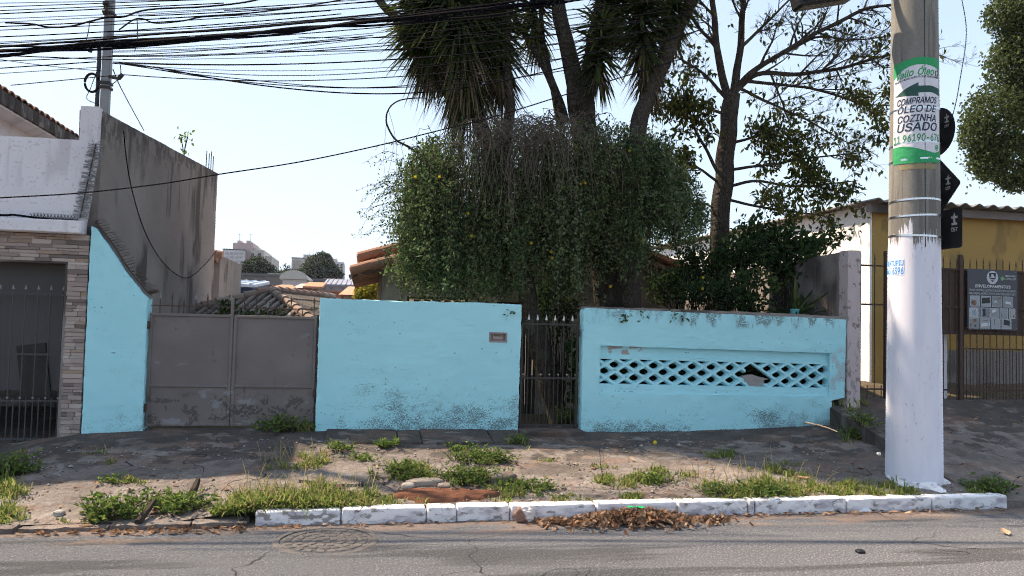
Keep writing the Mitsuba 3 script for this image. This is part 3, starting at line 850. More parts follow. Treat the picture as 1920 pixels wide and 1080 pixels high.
# lower rear part of the left house
rw2 = thing('rear_outhouse', 'narrow grey wall end with a clay tile cap behind the tall stained wall', 'outhouse')
a, b = at(402, 480, 20.5), at(417, 480, 20.5)
obj('wall', rough(box(a[0] - 1, b[0] - 0.05, 20.5, 24, -3, a[2] + 0.02), 0.02, 0.3, 2, 3), 'm_stain', rw2, 35)
obj('tile', tube([(a[0] - 0.5, 20.42, a[2] + 0.12), (b[0] + 0.02, 20.42, a[2] + 0.02)], 0.11, 10), 'm_tile', rw2)
obj('tile', tube([(a[0] - 0.5, 20.40, a[2] + 0.02), (b[0] - 0.08, 20.40, a[2] - 0.10)], 0.10, 10), 'm_tile', rw2)

# small things on and over the side wall
sap = thing('wall_sapling', 'small green sapling growing out of the top of the stained wall', 'plant')
p0 = on_x(345, 292, -3.5)
st1 = spline([p0, p0 + [0.0, 0.06, 0.18], p0 + [0.03, 0.1, 0.40]], 5)
st2 = spline([p0, p0 + [-0.02, -0.04, 0.15], p0 + [-0.05, -0.08, 0.34]], 5)
obj('stem', cat([tube(st1, 0.012, 5), tube(st2, 0.010, 5)]), 'm_twig', sap)
rng = np.random.default_rng(8)
lp = np.vstack([st1[-1] + rng.normal(0, 0.05, (14, 3)), st2[-1] + rng.normal(0, 0.05, (14, 3)), p0 + [0, 0, 0.08] + rng.normal(0, 0.05, (6, 3))])
lm, lc = leaves(lp, rng.normal(0, 1, (34, 3)) + [0, 0, -0.2], 0.09, 0.055, rng, [(0.16, 0.24, 0.06), (0.12, 0.20, 0.05)])
obj('foliage', lm, 'm_leaf', sap, False, lc, kind='stuff')
rb = thing('rebar', 'cluster of short rusty rods sticking up from the stained wall top', 'rebar')
for px in (386, 391, 395, 399):
    p = on_x(px, 318, -3.5)
    obj('rod', rod(p - [0, 0, 0.1], p + [0, 0.02, 0.32 + 0.05 * (px % 3)], 0.010, 5), 'm_rust', rb)
solo('hanging_cable', 'black cable hanging in a long loop down the stained wall', 'cable', tube(spline([on_x(x, y, -3.33) for x, y in ((232, 245), (236, 290), (246, 350), (266, 420), (290, 470), (318, 505), (345, 521), (365, 514), (388, 492), (406, 470))], 6), 0.008, 5), 'm_cable')

# ------------------------------------------------------------------ neighbour's hip roof behind the driveway gate
nr = thing('rear_house', 'low house with a hipped roof of weathered roll tiles behind the driveway gate', 'house')
C, P = np.array([-0.82, 15.3, 1.80]), np.array([-2.00, 17.6, 2.53])
dA, dB = np.array([-0.30, -0.954]), np.array([0.954, -0.30])
drop = (P[2] - C[2]) / np.dot(C[:2] - P[:2], dA)
eA = np.array([dA[1], -dA[0]])


def lift(q, d):
    return P[2] - drop * np.dot(np.asarray(q) - P[:2], d)


D = P[:2] + (dA - dB) * np.dot(C[:2] - P[:2], dA)
cols = [(0.20, 0.178, 0.165), (0.15, 0.135, 0.126), (0.11, 0.096, 0.088), (0.25, 0.225, 0.21)]
roof = obj('roof', tm([[*P], [*C], [*D, C[2]], [*C[:2], C[2]]], [(0, 2, 1)]), 'm_gap_shade', nr)
back = P[:2] + np.array([-dA[0], -dA[1]]) * 4.0
obj('rear_slope', tm([[*P], [*C], [*(C[:2] - dA * 6), C[2]], [*back, P[2]]], [(0, 1, 2), (0, 2, 3)]), 'm_gap_shade', nr)
rng = np.random.default_rng(17)
L = np.dot(C[:2] - P[:2], dA)


def roll(q0, q1, d, r):
    """One run of roll tiles from q0 down to q1, as short overlapping lengths."""
    n = max(2, int(np.linalg.norm(q1 - q0) / 0.38))
    pts, rad = [], []
    for i in range(n):
        for s in (0.02, 0.98):
            q = q0 + (q1 - q0) * (i + s) / n
            pts.append([q[0], q[1], lift(q, d) + 0.015 + 0.018 * s])
            rad.append(r * (0.88 + 0.14 * s))
    return tube(pts, rad, 8)


for k in np.arange(0.12, 2 * L, 0.175):
    q1 = C[:2] - dB * k
    up = min(k, 2 * L - k)
    m = roll(q1 - dA * up, q1 + dA * 0.05, dA, 0.047)
    obj('tile_run', m, 'm_vc', roof, 40 and False, tint(m, np.array(cols[rng.integers(4)]) * rng.uniform(0.9, 1.1))[1])
for k in np.arange(0.12, 6.0, 0.175):
    q1 = C[:2] - dA * k
    up = min(k, L)
    m = roll(q1 - dB * up, q1 + dB * 0.05, dB, 0.047)
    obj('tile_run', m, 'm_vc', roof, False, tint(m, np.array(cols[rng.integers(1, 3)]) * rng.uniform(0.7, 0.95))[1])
for nm, q, e in (('hip_cap', C[:2], P[:2]), ('hip_cap', D, P[:2]), ('ridge_cap', P[:2], back)):
    n = 9
    ms = []
    for i in range(n):
        a, b = q + (e - q) * i / n, q + (e - q) * (i + 1.05) / n
        za, zb = (min(lift(x, dA), lift(x, dB)) if nm == 'hip_cap' else P[2] for x in (a, b))
        m = tube([[*a, za + 0.075], [*b, zb + 0.055]], [0.095, 0.08], 9)
        obj(nm, m, 'm_vc', roof, False, tint(m, np.array([(0.24, 0.165, 0.14), (0.19, 0.145, 0.125), (0.27, 0.215, 0.185)][rng.integers(3)]) * rng.uniform(0.85, 1.1))[1])
wq = [C[:2] - dB * 0.4 - dA * 0.4, D + dB * 0.4 - dA * 0.4]
wq = wq + [wq[1] - dA * 5, wq[0] - dA * 5]
wm = trimesh.creation.extrude_polygon(sg.Polygon(wq), 3.3, engine='earcut')
wm.apply_translation((0, 0, -1.5))
obj('wall', wm, 'm_white', nr)
vine = thing('roof_vine', 'leafy vine creeping over the weathered roll-tile roof behind the gate', 'vine')
vp, vr = [], np.random.default_rng(4)
for i in range(620):
    k, u = vr.uniform(0.9, 2.3), abs(vr.normal(0, 0.30))
    q = C[:2] - dB * k - dA * u
    vp.append([*q, lift(q, dA) + vr.uniform(0.04, 0.17)])
for i in range(130):
    q = at(vr.uniform(412, 440), vr.uniform(560, 592), 15.4)
    vp.append(q)
lm, lc = leaves(np.array(vp), vr.normal(0, 1, (len(vp), 3)), vr.uniform(0.05, 0.10, len(vp)), 0.05, vr, [(0.050, 0.090, 0.026), (0.068, 0.115, 0.030), (0.040, 0.066, 0.022)])
obj('foliage', lm, 'm_leaf', vine, False, lc, kind='stuff')
obj('stem', cat([tube(spline([at(x, y, 15.4) for x, y in pts], 5), 0.012, 4) for pts in (((412, 600), (420, 580), (438, 568)), ((470, 605), (490, 590), (520, 580)), ((500, 610), (540, 597), (560, 590)))]), 'm_twig', vine)

# ------------------------------------------------------------------ old house in the yard
oh = thing('yard_house', 'old plastered house with clay tile eaves half hidden by the hanging shrub', 'house')
wl = sg.Polygon([(0.33, -0.2), (6.3, -0.2), (6.3, 3.0), (3.5, 3.85), (0.33, 2.95)])
wins = [sg.box(0.80, 1.30, 1.95, 2.46), sg.box(2.5, 0.2, 3.3, 2.40), sg.box(4.6, 1.3, 5.5, 2.3)]
obj('wall', rough(prism(wl.difference(unary_union(wins)), 14.5, 14.66), 0.01, 0.25, 3, 61), 'm_plaster', oh, 35)
obj('side_wall', box(0.33, 0.48, 14.66, 19, -0.2, 2.9), 'm_plaster', oh)
for w in wins:
    x0, z0, x1, z1 = w.bounds
    wf = obj('window' if z0 > 1 else 'door', cat([box(x0, x1, 14.60, 14.64, z1 - 0.05, z1), box(x0, x1, 14.60, 14.64, z0, z0 + 0.05), box(x0, x0 + 0.05, 14.60, 14.64, z0 + 0.05, z1 - 0.05), box(x1 - 0.05, x1, 14.60, 14.64, z0 + 0.05, z1 - 0.05)]), 'm_rust', oh)
    for i in range(1, 6):
        x = x0 + (x1 - x0) * i / 6
        obj('slat', box(x - 0.06, x + 0.06, 14.605, 14.63, z0 + 0.055, z1 - 0.055), 'm_iron', wf)
for k, (x0, z0, y0) in enumerate(((-0.20, 2.80, 14.0), (-0.08, 3.07, 14.35))):
    rs = obj('roof', tm([(x0, y0, z0 - 0.06), (3.5, y0, z0 + 1.0), (3.5, 19, z0 + 1.0), (x0, 19, z0 - 0.06), (6.45, y0, z0 + 0.05), (6.45, 19, z0 + 0.05),
                         (x0, y0, z0 + 0.02), (3.5, y0, z0 + 1.08), (3.5, 19, z0 + 1.08), (x0, 19, z0 + 0.02), (6.45, y0, z0 + 0.13), (6.45, 19, z0 + 0.13)],
                        [(0, 1, 2), (0, 2, 3), (1, 4, 5), (1, 5, 2), (6, 8, 7), (6, 9, 8), (7, 11, 10), (7, 8, 11), (0, 6, 7), (0, 7, 1), (1, 7, 10), (1, 10, 4), (0, 3, 9), (0, 9, 6)]), 'm_tile', oh)
    for i in range(11):
        a = np.array([x0 - 0.03 + i * 0.36, y0 - 0.02, z0 + 0.06 + i * 0.36 * 0.285])
        m = tube([a, a + [0.42, 0.0, 0.126 + 0.02]], [0.098, 0.082], 12)
        obj('verge_tile', m, 'm_vc', rs, False, tint(m, np.array([(0.30, 0.16, 0.11), (0.24, 0.135, 0.10), (0.34, 0.19, 0.13)][i % 3]))[1])
    for i in range(16):
        y = y0 + 0.25 + i * 0.28
        m = tube([(x0 - 0.05, y, z0 + 0.05), (x0 + 0.5, y, z0 + 0.22)], [0.09, 0.08], 10)
        obj('eave_tile', m, 'm_vc', rs, False, tint(m, np.array([(0.30, 0.16, 0.11), (0.24, 0.135, 0.10), (0.34, 0.19, 0.13)][(i * 2 + k) % 3]))[1])

# ------------------------------------------------------------------ grey boundary wall and the ochre house on the right
bw = thing('boundary_wall', 'blackened grey cement boundary wall running back behind the pink pier', 'wall')
m = trimesh.creation.extrude_polygon(sg.Polygon([(10.80, 0.2), (10.80, 3.24), (18, 3.0), (18, 0.0)]), 0.14, engine='earcut')
m = tm(np.stack([7.30 + m.vertices[:, 2], m.vertices[:, 0], m.vertices[:, 1]], 1), m.faces)
trimesh.repair.fix_normals(m)
obj('render', rough(m, 0.012, 0.12, 4, 71), 'm_stain', bw, 35)
for y in np.arange(11.6, 18, 1.2):
    obj('rib', rough(cbox(7.275, 7.30, y - 0.1, y + 0.1, 0.2, 3.1, 0.004), 0.006, 0.1, 4, int(y * 3)), 'm_stain', bw, 35)

yh = thing('ochre_house', 'ochre house with a white sunlit side wall and wavy sheet roof behind the railings', 'house')
FY = 12.8
obj('front_wall', rough(box(9.245, 19, FY, FY + 0.15, 0.4, 4.40), 0.006, 0.25, 3, 81), 'm_ochre', yh, 35, label='ochre painted front wall')
obj('side_wall', rough(box(9.20, 9.245, FY, 24, 0.4, 4.42), 0.004, 0.3, 3, 82), 'm_whitewash', yh, 35, label='white side wall in full sun')
obj('plinth', rough(box(10.3, 19, FY - 0.03, FY, 0.4, 1.70), 0.006, 0.15, 3, 83), 'm_stain', yh, 35)
xs = np.arange(8.98, 19, 0.018)
wav = 0.032 * np.sin(xs * 2 * np.pi / 0.30)
v = np.concatenate([np.stack([xs, xs * 0 + yy, zz + wav], 1) for yy, zz in ((FY - 0.42, 4.40), (24, 4.55), (FY - 0.42, 4.386), (24, 4.536))])
n = len(xs)
i = np.arange(n - 1)
f = np.vstack([np.stack([i, i + 1, n + i + 1], 1), np.stack([i, n + i + 1, n + i], 1), np.stack([2 * n + i, 3 * n + i + 1, 2 * n + i + 1], 1), np.stack([2 * n + i, 3 * n + i, 3 * n + i + 1], 1),
               np.stack([i, 2 * n + i, 2 * n + i + 1], 1), np.stack([i, 2 * n + i + 1, i + 1], 1)])
obj('roof', tm(v, f), 'm_fibre', yh, 30)
obj('fascia', box(9.0, 19, FY - 0.20, FY - 0.17, 4.20, 4.345), 'm_stain', yh)
struct('garden_bank', cat([grid(np.linspace(7.48, 19, 50), np.linspace(11.2, 12.82, 16), lambda X, Y: 0.84 + (Y - 11.2) * 0.14 + 0.16 * (meshkit.fbm(np.stack([X * 1.5, Y * 2, X * 0], -1), 4) - 0.5)),
                           grid(np.linspace(7.48, 9.25, 12), np.linspace(12.8, 22, 30), lambda X, Y: 1.08 + 0.15 * (meshkit.fbm(np.stack([X * 1.5, Y * 2, X * 0], -1), 4) - 0.5))]), 'm_ground', True)

# railings in front of it
rl = thing('railing_fence', 'rusty iron railing with spear tips in front of the ochre house', 'fence')
ry = 11.0
for z, x0, x1 in ((3.06, 7.5, 12.5), (2.44, 7.5, 12.5), (1.77, 9.60, 12.5), (1.10, 7.5, 12.5), (0.90, 7.5, 12.5)):
    obj('rail', box(x0, x1, ry - 0.008, ry + 0.008, z - 0.013, z + 0.013), 'm_rust', rl)
i = 0
for x in np.arange(7.62, 12.5, 0.125):
    i += 1
    tall = 3.14 + 0.02 * (i % 3)
    if x < 9.3 and i % 2:
        tall = 1.16
    b = obj('bar', rod((x, ry, 0.80), (x, ry, tall), 0.008, 6), 'm_rust', rl)
    if tall > 2:
        obj('spear_tip', spike_tip(x, ry, tall, 0.11, 0.03), 'm_rust', b)
    if x > 9.6:
        obj('short_bar', rod((x + 0.0625, ry + 0.01, 0.80), (x + 0.0625, ry + 0.01, 1.77), 0.007, 6), 'm_rust', rl)
for x in (9.56, 8.20):
    obj('post', box(x - 0.028, x + 0.028, ry - 0.028, ry + 0.028, 0.75, 3.30), 'm_rust', rl)
sheet = obj('dark_sheet', cat([box(9.20, 12.5, ry + 0.030, ry + 0.034, 2.00, 3.05)]), 'm_rust', rl, label='dark rusty sheet fixed behind the upper bars')
pier = thing('meter_pier', 'pale concrete pier with a grey meter box just right of the big pole', 'pier')
obj('shaft', rough(box(9.28, 9.50, 11.22, 11.42, 0.7, 2.62), 0.008, 0.08, 5, 91), 'm_white', pier, 35)
mb = obj('box', cbox(9.30, 9.48, 11.16, 11.22, 2.12, 2.58, 0.008), 'm_galv', pier)
obj('latch', cbox(9.34, 9.40, 11.14, 11.16, 2.02, 2.10, 0.004), 'm_iron', pier)
# ------------------------------------------------------------------ the big concrete pole with its poster, straps and signs
pc = np.array([6.57, 8.30])
face = -pc / np.linalg.norm(pc)
right = np.array([-face[1], face[0]])


def pole_r(z):
    return 0.315 - 0.0095 * (np.asarray(z, float) - 0.2)


def on_pole(phi, z, lift=0.0):
    r = pole_r(z) + lift
    return np.stack([pc[0] + r * (np.cos(phi) * face[0] + np.sin(phi) * right[0]), pc[1] + r * (np.cos(phi) * face[1] + np.sin(phi) * right[1]), z + 0 * r], -1)


def wrap(flat, phi0, z0, lift, R=0.28):
    """A flat mesh (u along the surface, v up, thickness on top) laid round the pole."""
    v, f = trimesh.remesh.subdivide_to_size(flat.vertices, flat.faces, 0.035, max_iter=12)
    wr = 0.010 * np.abs(meshkit.fbm(np.stack([v[:, 0] * 7 + z0, v[:, 1] * 9, v[:, 0] * 0], -1), 3) - 0.5)
    return tm(on_pole(phi0 + v[:, 0] / R, z0 + v[:, 1], lift + wr + v[:, 2]), f)


def flat_poly(poly, t=0.002):
    return cat([trimesh.creation.extrude_polygon(g, t, engine='earcut') for g in getattr(poly, 'geoms', [poly])])


def word(text, h, width, slant=0.0, bold=True):
    m = meshkit.text_mesh(text, h, 0.0012, bold)
    lo, hi = m.bounds
    m.vertices[:, 0] = (m.vertices[:, 0] - lo[0]) * width / (hi[0] - lo[0])
    m.vertices[:, 0] += slant * m.vertices[:, 1]
    return m


pole = thing('concrete_pole', 'thick round concrete pole, lower half painted white, standing by the kerb', 'pole')
prof = [(pole_r(z), z) for z in np.linspace(0.0, 9.5, 90)]
obj('shaft', lathe(prof, 72, pc), 'm_pole', pole, True)
rng = np.random.default_rng(2)
fx = np.linspace(0, 2 * np.pi, 72, endpoint=False)
ring = []
for s, z in ((0.30, 0.235), (0.40, 0.225), (0.52, 0.19)):
    k = 1 + 0.25 * (meshkit.noise(np.stack([np.cos(fx) * 2.2, np.sin(fx) * 2.2, fx * 0 + 3], -1)) - 0.5) * (s > 0.31) * 2
    ring.append(np.stack([pc[0] + s * k * np.cos(fx), pc[1] + s * k * np.sin(fx) * 0.9, fx * 0 + z + 0.07 * (s < 0.31)], -1))
rv = np.vstack(ring)
rf = np.vstack([[[k * 72 + j, (k + 1) * 72 + j, (k + 1) * 72 + (j + 1) % 72], [k * 72 + j, (k + 1) * 72 + (j + 1) % 72, k * 72 + (j + 1) % 72]] for k in range(2) for j in range(72)])
obj('footing', rough(tm(rv, rf), 0.010, 0.04, 8, 4), 'm_lime', pole, True, label='splash of white limewash round the foot')
seam = np.array([on_pole(0.42, z, 0.001) for z in np.linspace(3.02, 8, 40)])
obj('seam', tube(seam, 0.005, 5), 'm_seam', pole)
for z in (3.59, 3.41, 3.165, 4.71, 4.28, 4.09):
    pts = on_pole(np.linspace(0, 2 * np.pi, 73), np.full(73, z), 0.002)
    pts[:, 2] += 0.012 * np.sin(np.linspace(0, 2 * np.pi, 73) + z * 9)
    w = 0.011
    ring = np.concatenate([pts + [0, 0, w], pts - [0, 0, w], on_pole(np.linspace(0, 2 * np.pi, 73), pts[:, 2] - w, 0.006), on_pole(np.linspace(0, 2 * np.pi, 73), pts[:, 2] + w, 0.006)])
    j = np.arange(72)
    f = np.vstack([np.stack([a * 73 + j, a * 73 + j + 1, b * 73 + j + 1], 1) for a, b in ((1, 2), (2, 3), (3, 0))] + [np.stack([a * 73 + j, b * 73 + j + 1, b * 73 + j], 1) for a, b in ((1, 2), (2, 3), (3, 0))])
    obj('strap', tm(ring, f[:, ::-1]), 'm_steel', pole)

W_, GR, DG, NV = (0.62, 0.62, 0.68), (0.035, 0.30, 0.12), (0.030, 0.085, 0.075), (0.030, 0.050, 0.085)
po = thing('poster', 'green and white oil-buying poster with an arrow, pasted round the concrete pole', 'poster')
R0, w, h = 0.275, 0.60, 1.06
phi0, zb, KY = -0.95, 4.04, 1.19


def ink(name, flat, col, lift, label=None):
    flat.vertices[:, 1] *= KY
    m = wrap(flat, phi0, zb, lift, R0)
    return obj(name, m, 'm_vc', po, False, tint(m, col)[1], label=label)


def flatb(x0, x1, y0, y1, t=0.0015):
    return flat_poly(sg.box(x0, y0, x1, y1), t)


uu = np.linspace(0, w, 30)
sheet = sg.Polygon([(0, 0.0), (w * 0.4, -0.012), (w, 0.0), (w, h), (w * 0.5, h + 0.006), (0, h - 0.03)])
ink('paper', flat_poly(sheet), W_, 0.001)
arc = 0.992 - 0.112 * (np.abs(uu - w * 0.52) / (w * 0.5)) ** 2 * np.where(uu < w * 0.52, 1.0, 0.5)
ink('top_band', flat_poly(sg.Polygon(list(zip(uu, arc)) + [(w, h), (w * 0.5, h + 0.006), (0, h - 0.03)])), GR, 0.003, 'green curved band across the top')
wave = 0.170 - 0.075 * (0.5 - 0.5 * np.cos(np.clip((uu - 0.08) / 0.46, 0, 1) * np.pi)) + 0.03 * np.clip((uu - 0.5) / 0.1, 0, 1)
ink('bottom_band', flat_poly(sg.Polygon(list(zip(uu, wave)) + [(w, 0.0), (w * 0.4, -0.012), (0, 0.0)])), GR, 0.003, 'green wave across the bottom')
arrow = sg.Polygon([(0.03, 0.690), (0.16, 0.755), (0.305, 0.808), (0.305, 0.772), (0.45, 0.775), (0.60, 0.755), (0.60, 0.685), (0.45, 0.708), (0.305, 0.703), (0.305, 0.668), (0.16, 0.682)])
ink('arrow', flat_poly(arrow), DG, 0.003, 'dark green arrow pointing left')


def text(name, s, x, y, hh, width, col, slant=0.0, rise=0.0, bold=True, label=None):
    m = word(s, hh, width, slant, bold)
    m.vertices[:, 1] += rise * m.vertices[:, 0]
    m.apply_translation((x, y, 0))
    return ink(name, m, col, 0.0048, label)


text('lettering', 'Vallo', 0.030, 0.858, 0.066, 0.215, GR, 0.3, 0.12)
text('lettering', 'Óleo', 0.290, 0.885, 0.070, 0.200, GR, 0.3, 0.0)
rec = sg.Point(0.548, 0.91).buffer(0.034).difference(sg.Point(0.548, 0.91).buffer(0.020)).difference(sg.box(0.540, 0.87, 0.556, 0.95))
ink('recycling_mark', flat_poly(rec), (0.05, 0.07, 0.05), 0.0048)
text('lettering', 'COLETA E RECICLAGEM', 0.020, 0.826, 0.017, 0.27, NV, 0.0, 0.12)
text('lettering', 'DE ÓLEO VEGETAL USADO', 0.300, 0.858, 0.017, 0.28, NV)
text('lettering', 'COMPRAMOS', 0.055, 0.590, 0.062, 0.475, NV, 0.22, 0.02)
text('lettering', 'ÓLEO DE', 0.062, 0.508, 0.066, 0.455, NV, 0.22)
text('lettering', 'COZINHA', 0.062, 0.412, 0.068, 0.460, NV, 0.22)
text('lettering', 'USADO', 0.058, 0.318, 0.080, 0.470, NV, 0.22)
text('lettering', '11 96190-676', 0.012, 0.205, 0.074, 0.57, (0.05, 0.26, 0.13), 0.05, -0.005 + 0.02)
ink('phone_mark', flat_poly(sg.Point(0.535, 0.148).buffer(0.030).difference(sg.Point(0.535, 0.148).buffer(0.021)).union(sg.Point(0.535, 0.148).buffer(0.010))), GR, 0.0048)
stb = thing('sticker', 'blue lettered unblocking-service sticker wrapped on the white part of the pole', 'sticker')
m = wrap(flatb(0, 0.36, 0, 0.19), -1.62, 2.69, 0.001, 0.29)
obj('paper', m, 'm_vc', stb, False, tint(m, (0.60, 0.66, 0.78))[1])
for s, y, hh, x, ww in (('DESENTUPIU', 0.115, 0.062, 0.01, 0.345), ('3445', 0.012, 0.082, 0.03, 0.14), ('6396', 0.012, 0.082, 0.205, 0.15)):
    q = word(s, hh, ww)
    q.apply_translation((x, y, 0))
    m = wrap(q, -1.62, 2.69, 0.003, 0.29)
    obj('lettering', m, 'm_vc', stb, False, tint(m, (0.012, 0.22, 0.62))[1])
gl = wrap(flatb(0.02, 0.46, -0.075, -0.012), -0.72, 4.03, 0.001, 0.28)
obj('glue_stain', gl, 'm_vc', pole, False, tint(gl, (0.26, 0.215, 0.13))[1], label='yellowed glue strip under the poster')


# three road signs seen from behind, strapped to the far side of the pole
def plate(poly, x, t=0.004):
    m = trimesh.creation.extrude_polygon(poly, t, engine='earcut')
    v = m.vertices
    q = tm(np.stack([x + v[:, 2], v[:, 0], v[:, 1]], 1), m.faces)
    trimesh.repair.fix_normals(q)
    return q


def sign(label, poly, cy, cz, mark):
    s = thing('road_sign', label, 'sign')
    X = 6.935
    obj('plate', plate(sa.translate(poly, cy, cz), X), 'm_black', s)
    obj('front_face', plate(sa.scale(sa.translate(poly, cy, cz), 0.97, 0.97), X + 0.0045, 0.002), 'm_white', s)
    for dz in (-0.10, 0.10):
        obj('bracket', box(6.80, X - 0.001, cy + 0.0, cy + 0.16, cz + dz - 0.018, cz + dz + 0.018), 'm_galv', s)
    my, mz, sc = mark
    up = sg.Polygon([(-0.012, -0.045), (0.012, -0.045), (0.012, 0.0), (0.04, 0.0), (0.04, 0.02), (0.012, 0.02), (0, 0.06), (-0.012, 0.02), (-0.04, 0.02), (-0.04, 0.0), (-0.012, 0.0)])
    bar = sg.box(-0.035, -0.065, 0.035, -0.044)
    obj('arrow_mark', plate(sa.translate(sa.scale(unary_union([up, bar]), sc, sc, origin=(0, 0)), my, mz), X - 0.004, 0.002), 'm_mark', s)
    tx = word('CET', 0.035 * sc, 0.085 * sc, 0, True)
    v = tx.vertices.copy()
    q = tm(np.stack([X - 0.0035 - v[:, 2], my + 0.042 * sc - v[:, 0], mz - 0.125 * sc + v[:, 1]], 1), tx.faces)
    trimesh.repair.fix_normals(q)
    obj('lettering', q, 'm_mark', s)
    return s


hd = 0.385
dia = sg.Polygon([(0, -hd), (hd, 0), (0, hd), (-hd, 0)]).buffer(-0.04).buffer(0.04)
sign('black back of a round road sign on the pole, topmost of three', sg.Point(0, 0).buffer(0.30, 32), 8.36, 4.50, (8.19, 4.64, 0.9))
sign('black back of a diamond road sign, middle one of three on the pole', dia, 8.35, 3.81, (8.17, 3.88, 1.0))
sign('black back of an oblong road sign on the pole, lowest of three', sg.box(-0.34, -0.24, 0.34, 0.24).buffer(-0.04).buffer(0.04), 8.29, 3.27, (8.07, 3.39, 1.25))

# traffic light on an arm, and its clamp
tl = thing('traffic_light', 'black traffic light box hanging tilted at the top right, left of the big pole', 'traffic light')
a, b = at(1488, -6, 8.6), at(1590, -22, 8.6)
ax = unit(b - a)
Lh = np.linalg.norm(b - a)
hb = cbox(0, Lh, -0.12, 0.12, -0.165, 0.165, 0.03)
M4 = np.eye(4)
M4[:3, 0] = ax
M4[:3, 1] = unit(np.cross([0, 0, 1], ax))
M4[:3, 2] = np.cross(M4[:3, 0], M4[:3, 1])
M4[:3, 3] = a
hb.apply_transform(M4)
obj('housing', hb, 'm_black', tl)
for i in range(3):
    v = tube([[Lh * (i + 0.5) / 3, -0.12, 0], [Lh * (i + 0.5) / 3, -0.30, 0.02]], [0.10, 0.105], 16, False)
    v.apply_transform(M4)
    obj('visor', v, 'm_black', tl)
lab_ = cbox(Lh * 0.80, Lh * 0.88, 0.121, 0.124, -0.10, -0.02, 0.001)
lb2 = flat_poly(sg.box(0, 0, 0.055, 0.075).difference(sg.box(0.008, 0.008, 0.047, 0.067)).union(sg.box(0.022, 0.015, 0.032, 0.06)), 0.002)
q = tm(np.stack([Lh * 0.80 + lb2.vertices[:, 0], -0.122 - lb2.vertices[:, 2], -0.13 + lb2.vertices[:, 1]], 1), lb2.faces)
trimesh.repair.fix_normals(q)
q.apply_transform(M4)
obj('plate_mark', q, 'm_mark', tl)
arm_p = np.array([[*(pc + [-0.2, 0.1]), 6.62], [6.1, 8.5, 6.60], [*(b[:2] - [0.1, 0]), b[2] + 0.30], [*(a[:2]), a[2] + 0.33]])
obj('arm', tube(spline(arm_p, 6), 0.045, 10), 'm_galv', tl)
obj('hanger', rod((a + b) / 2 + [0, 0, 0.15], (a + b) / 2 + [0, 0, 0.34], 0.025, 8), 'm_galv', tl)
cl = thing('pole_clamp', 'dark clamp gripping the concrete pole at the top edge of the picture', 'clamp')
j = np.linspace(0.15, 2.2, 26)
cp = on_pole(j, np.full(26, 6.30), 0.02)
obj('band', tube(cp, 0.055, 8), 'm_black', cl)
obj('bolt', rod(on_pole(1.25, 6.26, 0.05), on_pole(1.25, 6.26, 0.17), 0.018, 8), 'm_steel', cl)
wpt = np.array([on_pole(p, 6.18 + 0.1 * p * p, 0.012) for p in np.linspace(-0.6, 0.5, 12)])
obj('wire', tube(wpt, 0.006, 5), 'm_cable', cl)

# ------------------------------------------------------------------ left service pole
sp = thing('service_pole', 'slim grey square service pole with a black conduit above the left house', 'pole')
PY = 10.98
m = trimesh.creation.box((0.105, 0.105, 7.6))
m.apply_translation((-3.44, PY, 4.2))
obj('shaft', cbox(-3.497, -3.392, PY - 0.05, PY + 0.05, 0.4, 7.2, 0.008), 'm_galv', sp)
obj('conduit', tube(spline([(-3.535, PY - 0.03, 4.3), (-3.535, PY - 0.03, 5.2), (-3.54, PY - 0.03, 5.48), (-3.575, PY - 0.05, 5.55), (-3.62, PY - 0.07, 5.53), (-3.635, PY - 0.08, 5.42)], 6), 0.026, 8), 'm_black', sp)
for z in (5.98, 5.04, 4.98):
    obj('clamp', cbox(-3.515, -3.375, PY - 0.07, PY + 0.07, z - 0.018, z + 0.018, 0.004), 'm_iron', sp)
obj('insulator', lathe([(0.0, 5.93), (0.03, 5.935), (0.045, 5.97), (0.03, 6.0), (0.02, 6.04), (0.04, 6.06), (0.04, 6.10), (0.0, 6.11)], 12, (-3.465, PY - 0.10)), 'm_black', sp)
obj('bracket', cat([rod((-3.39, PY - 0.06, 5.12), (-3.25, PY - 0.14, 5.08), 0.022, 7), rod((-3.25, PY - 0.14, 5.08), (-3.2, PY - 0.17, 5.13), 0.028, 7)]), 'm_iron', sp)
th = np.linspace(0.3, 2 * np.pi - 0.2, 24)
obj('cable_coil', tube(np.stack([-3.60 + 0.085 * np.cos(th), PY - 0.07 + th * 0.004, 5.02 + 0.12 * np.sin(th)], 1), 0.016, 6), 'm_cable', sp)
# ------------------------------------------------------------------ banner on the railing
bn = thing('banner', 'grey advertising banner with a round logo and rows of small photos hung on the railing', 'banner')
X0, X1, Z0, Z1, BY = 9.655, 10.60, 2.085, 3.075, 10.955
sh = sg.box(X0, Z0, X1, Z1).buffer(-0.025).buffer(0.025)


def bput(name, poly, col, k, parent=bn, label=None):
    m = prism(poly, BY - 0.0015 * k - 0.0012, BY - 0.0015 * k)
    return obj(name, m, 'm_vc', parent, False, tint(m, col)[1], label=label)


def bword(s, x, z, h, wd, col=(0.50, 0.51, 0.53), bold=True):
    q = word(s, h, wd, 0.0, bold)
    v = q.vertices
    m = tm(np.stack([x + v[:, 0], BY - 0.0030 - v[:, 2], z + v[:, 1]], 1), q.faces)
    return obj('lettering', m, 'm_vc', bn, False, tint(m, col)[1])


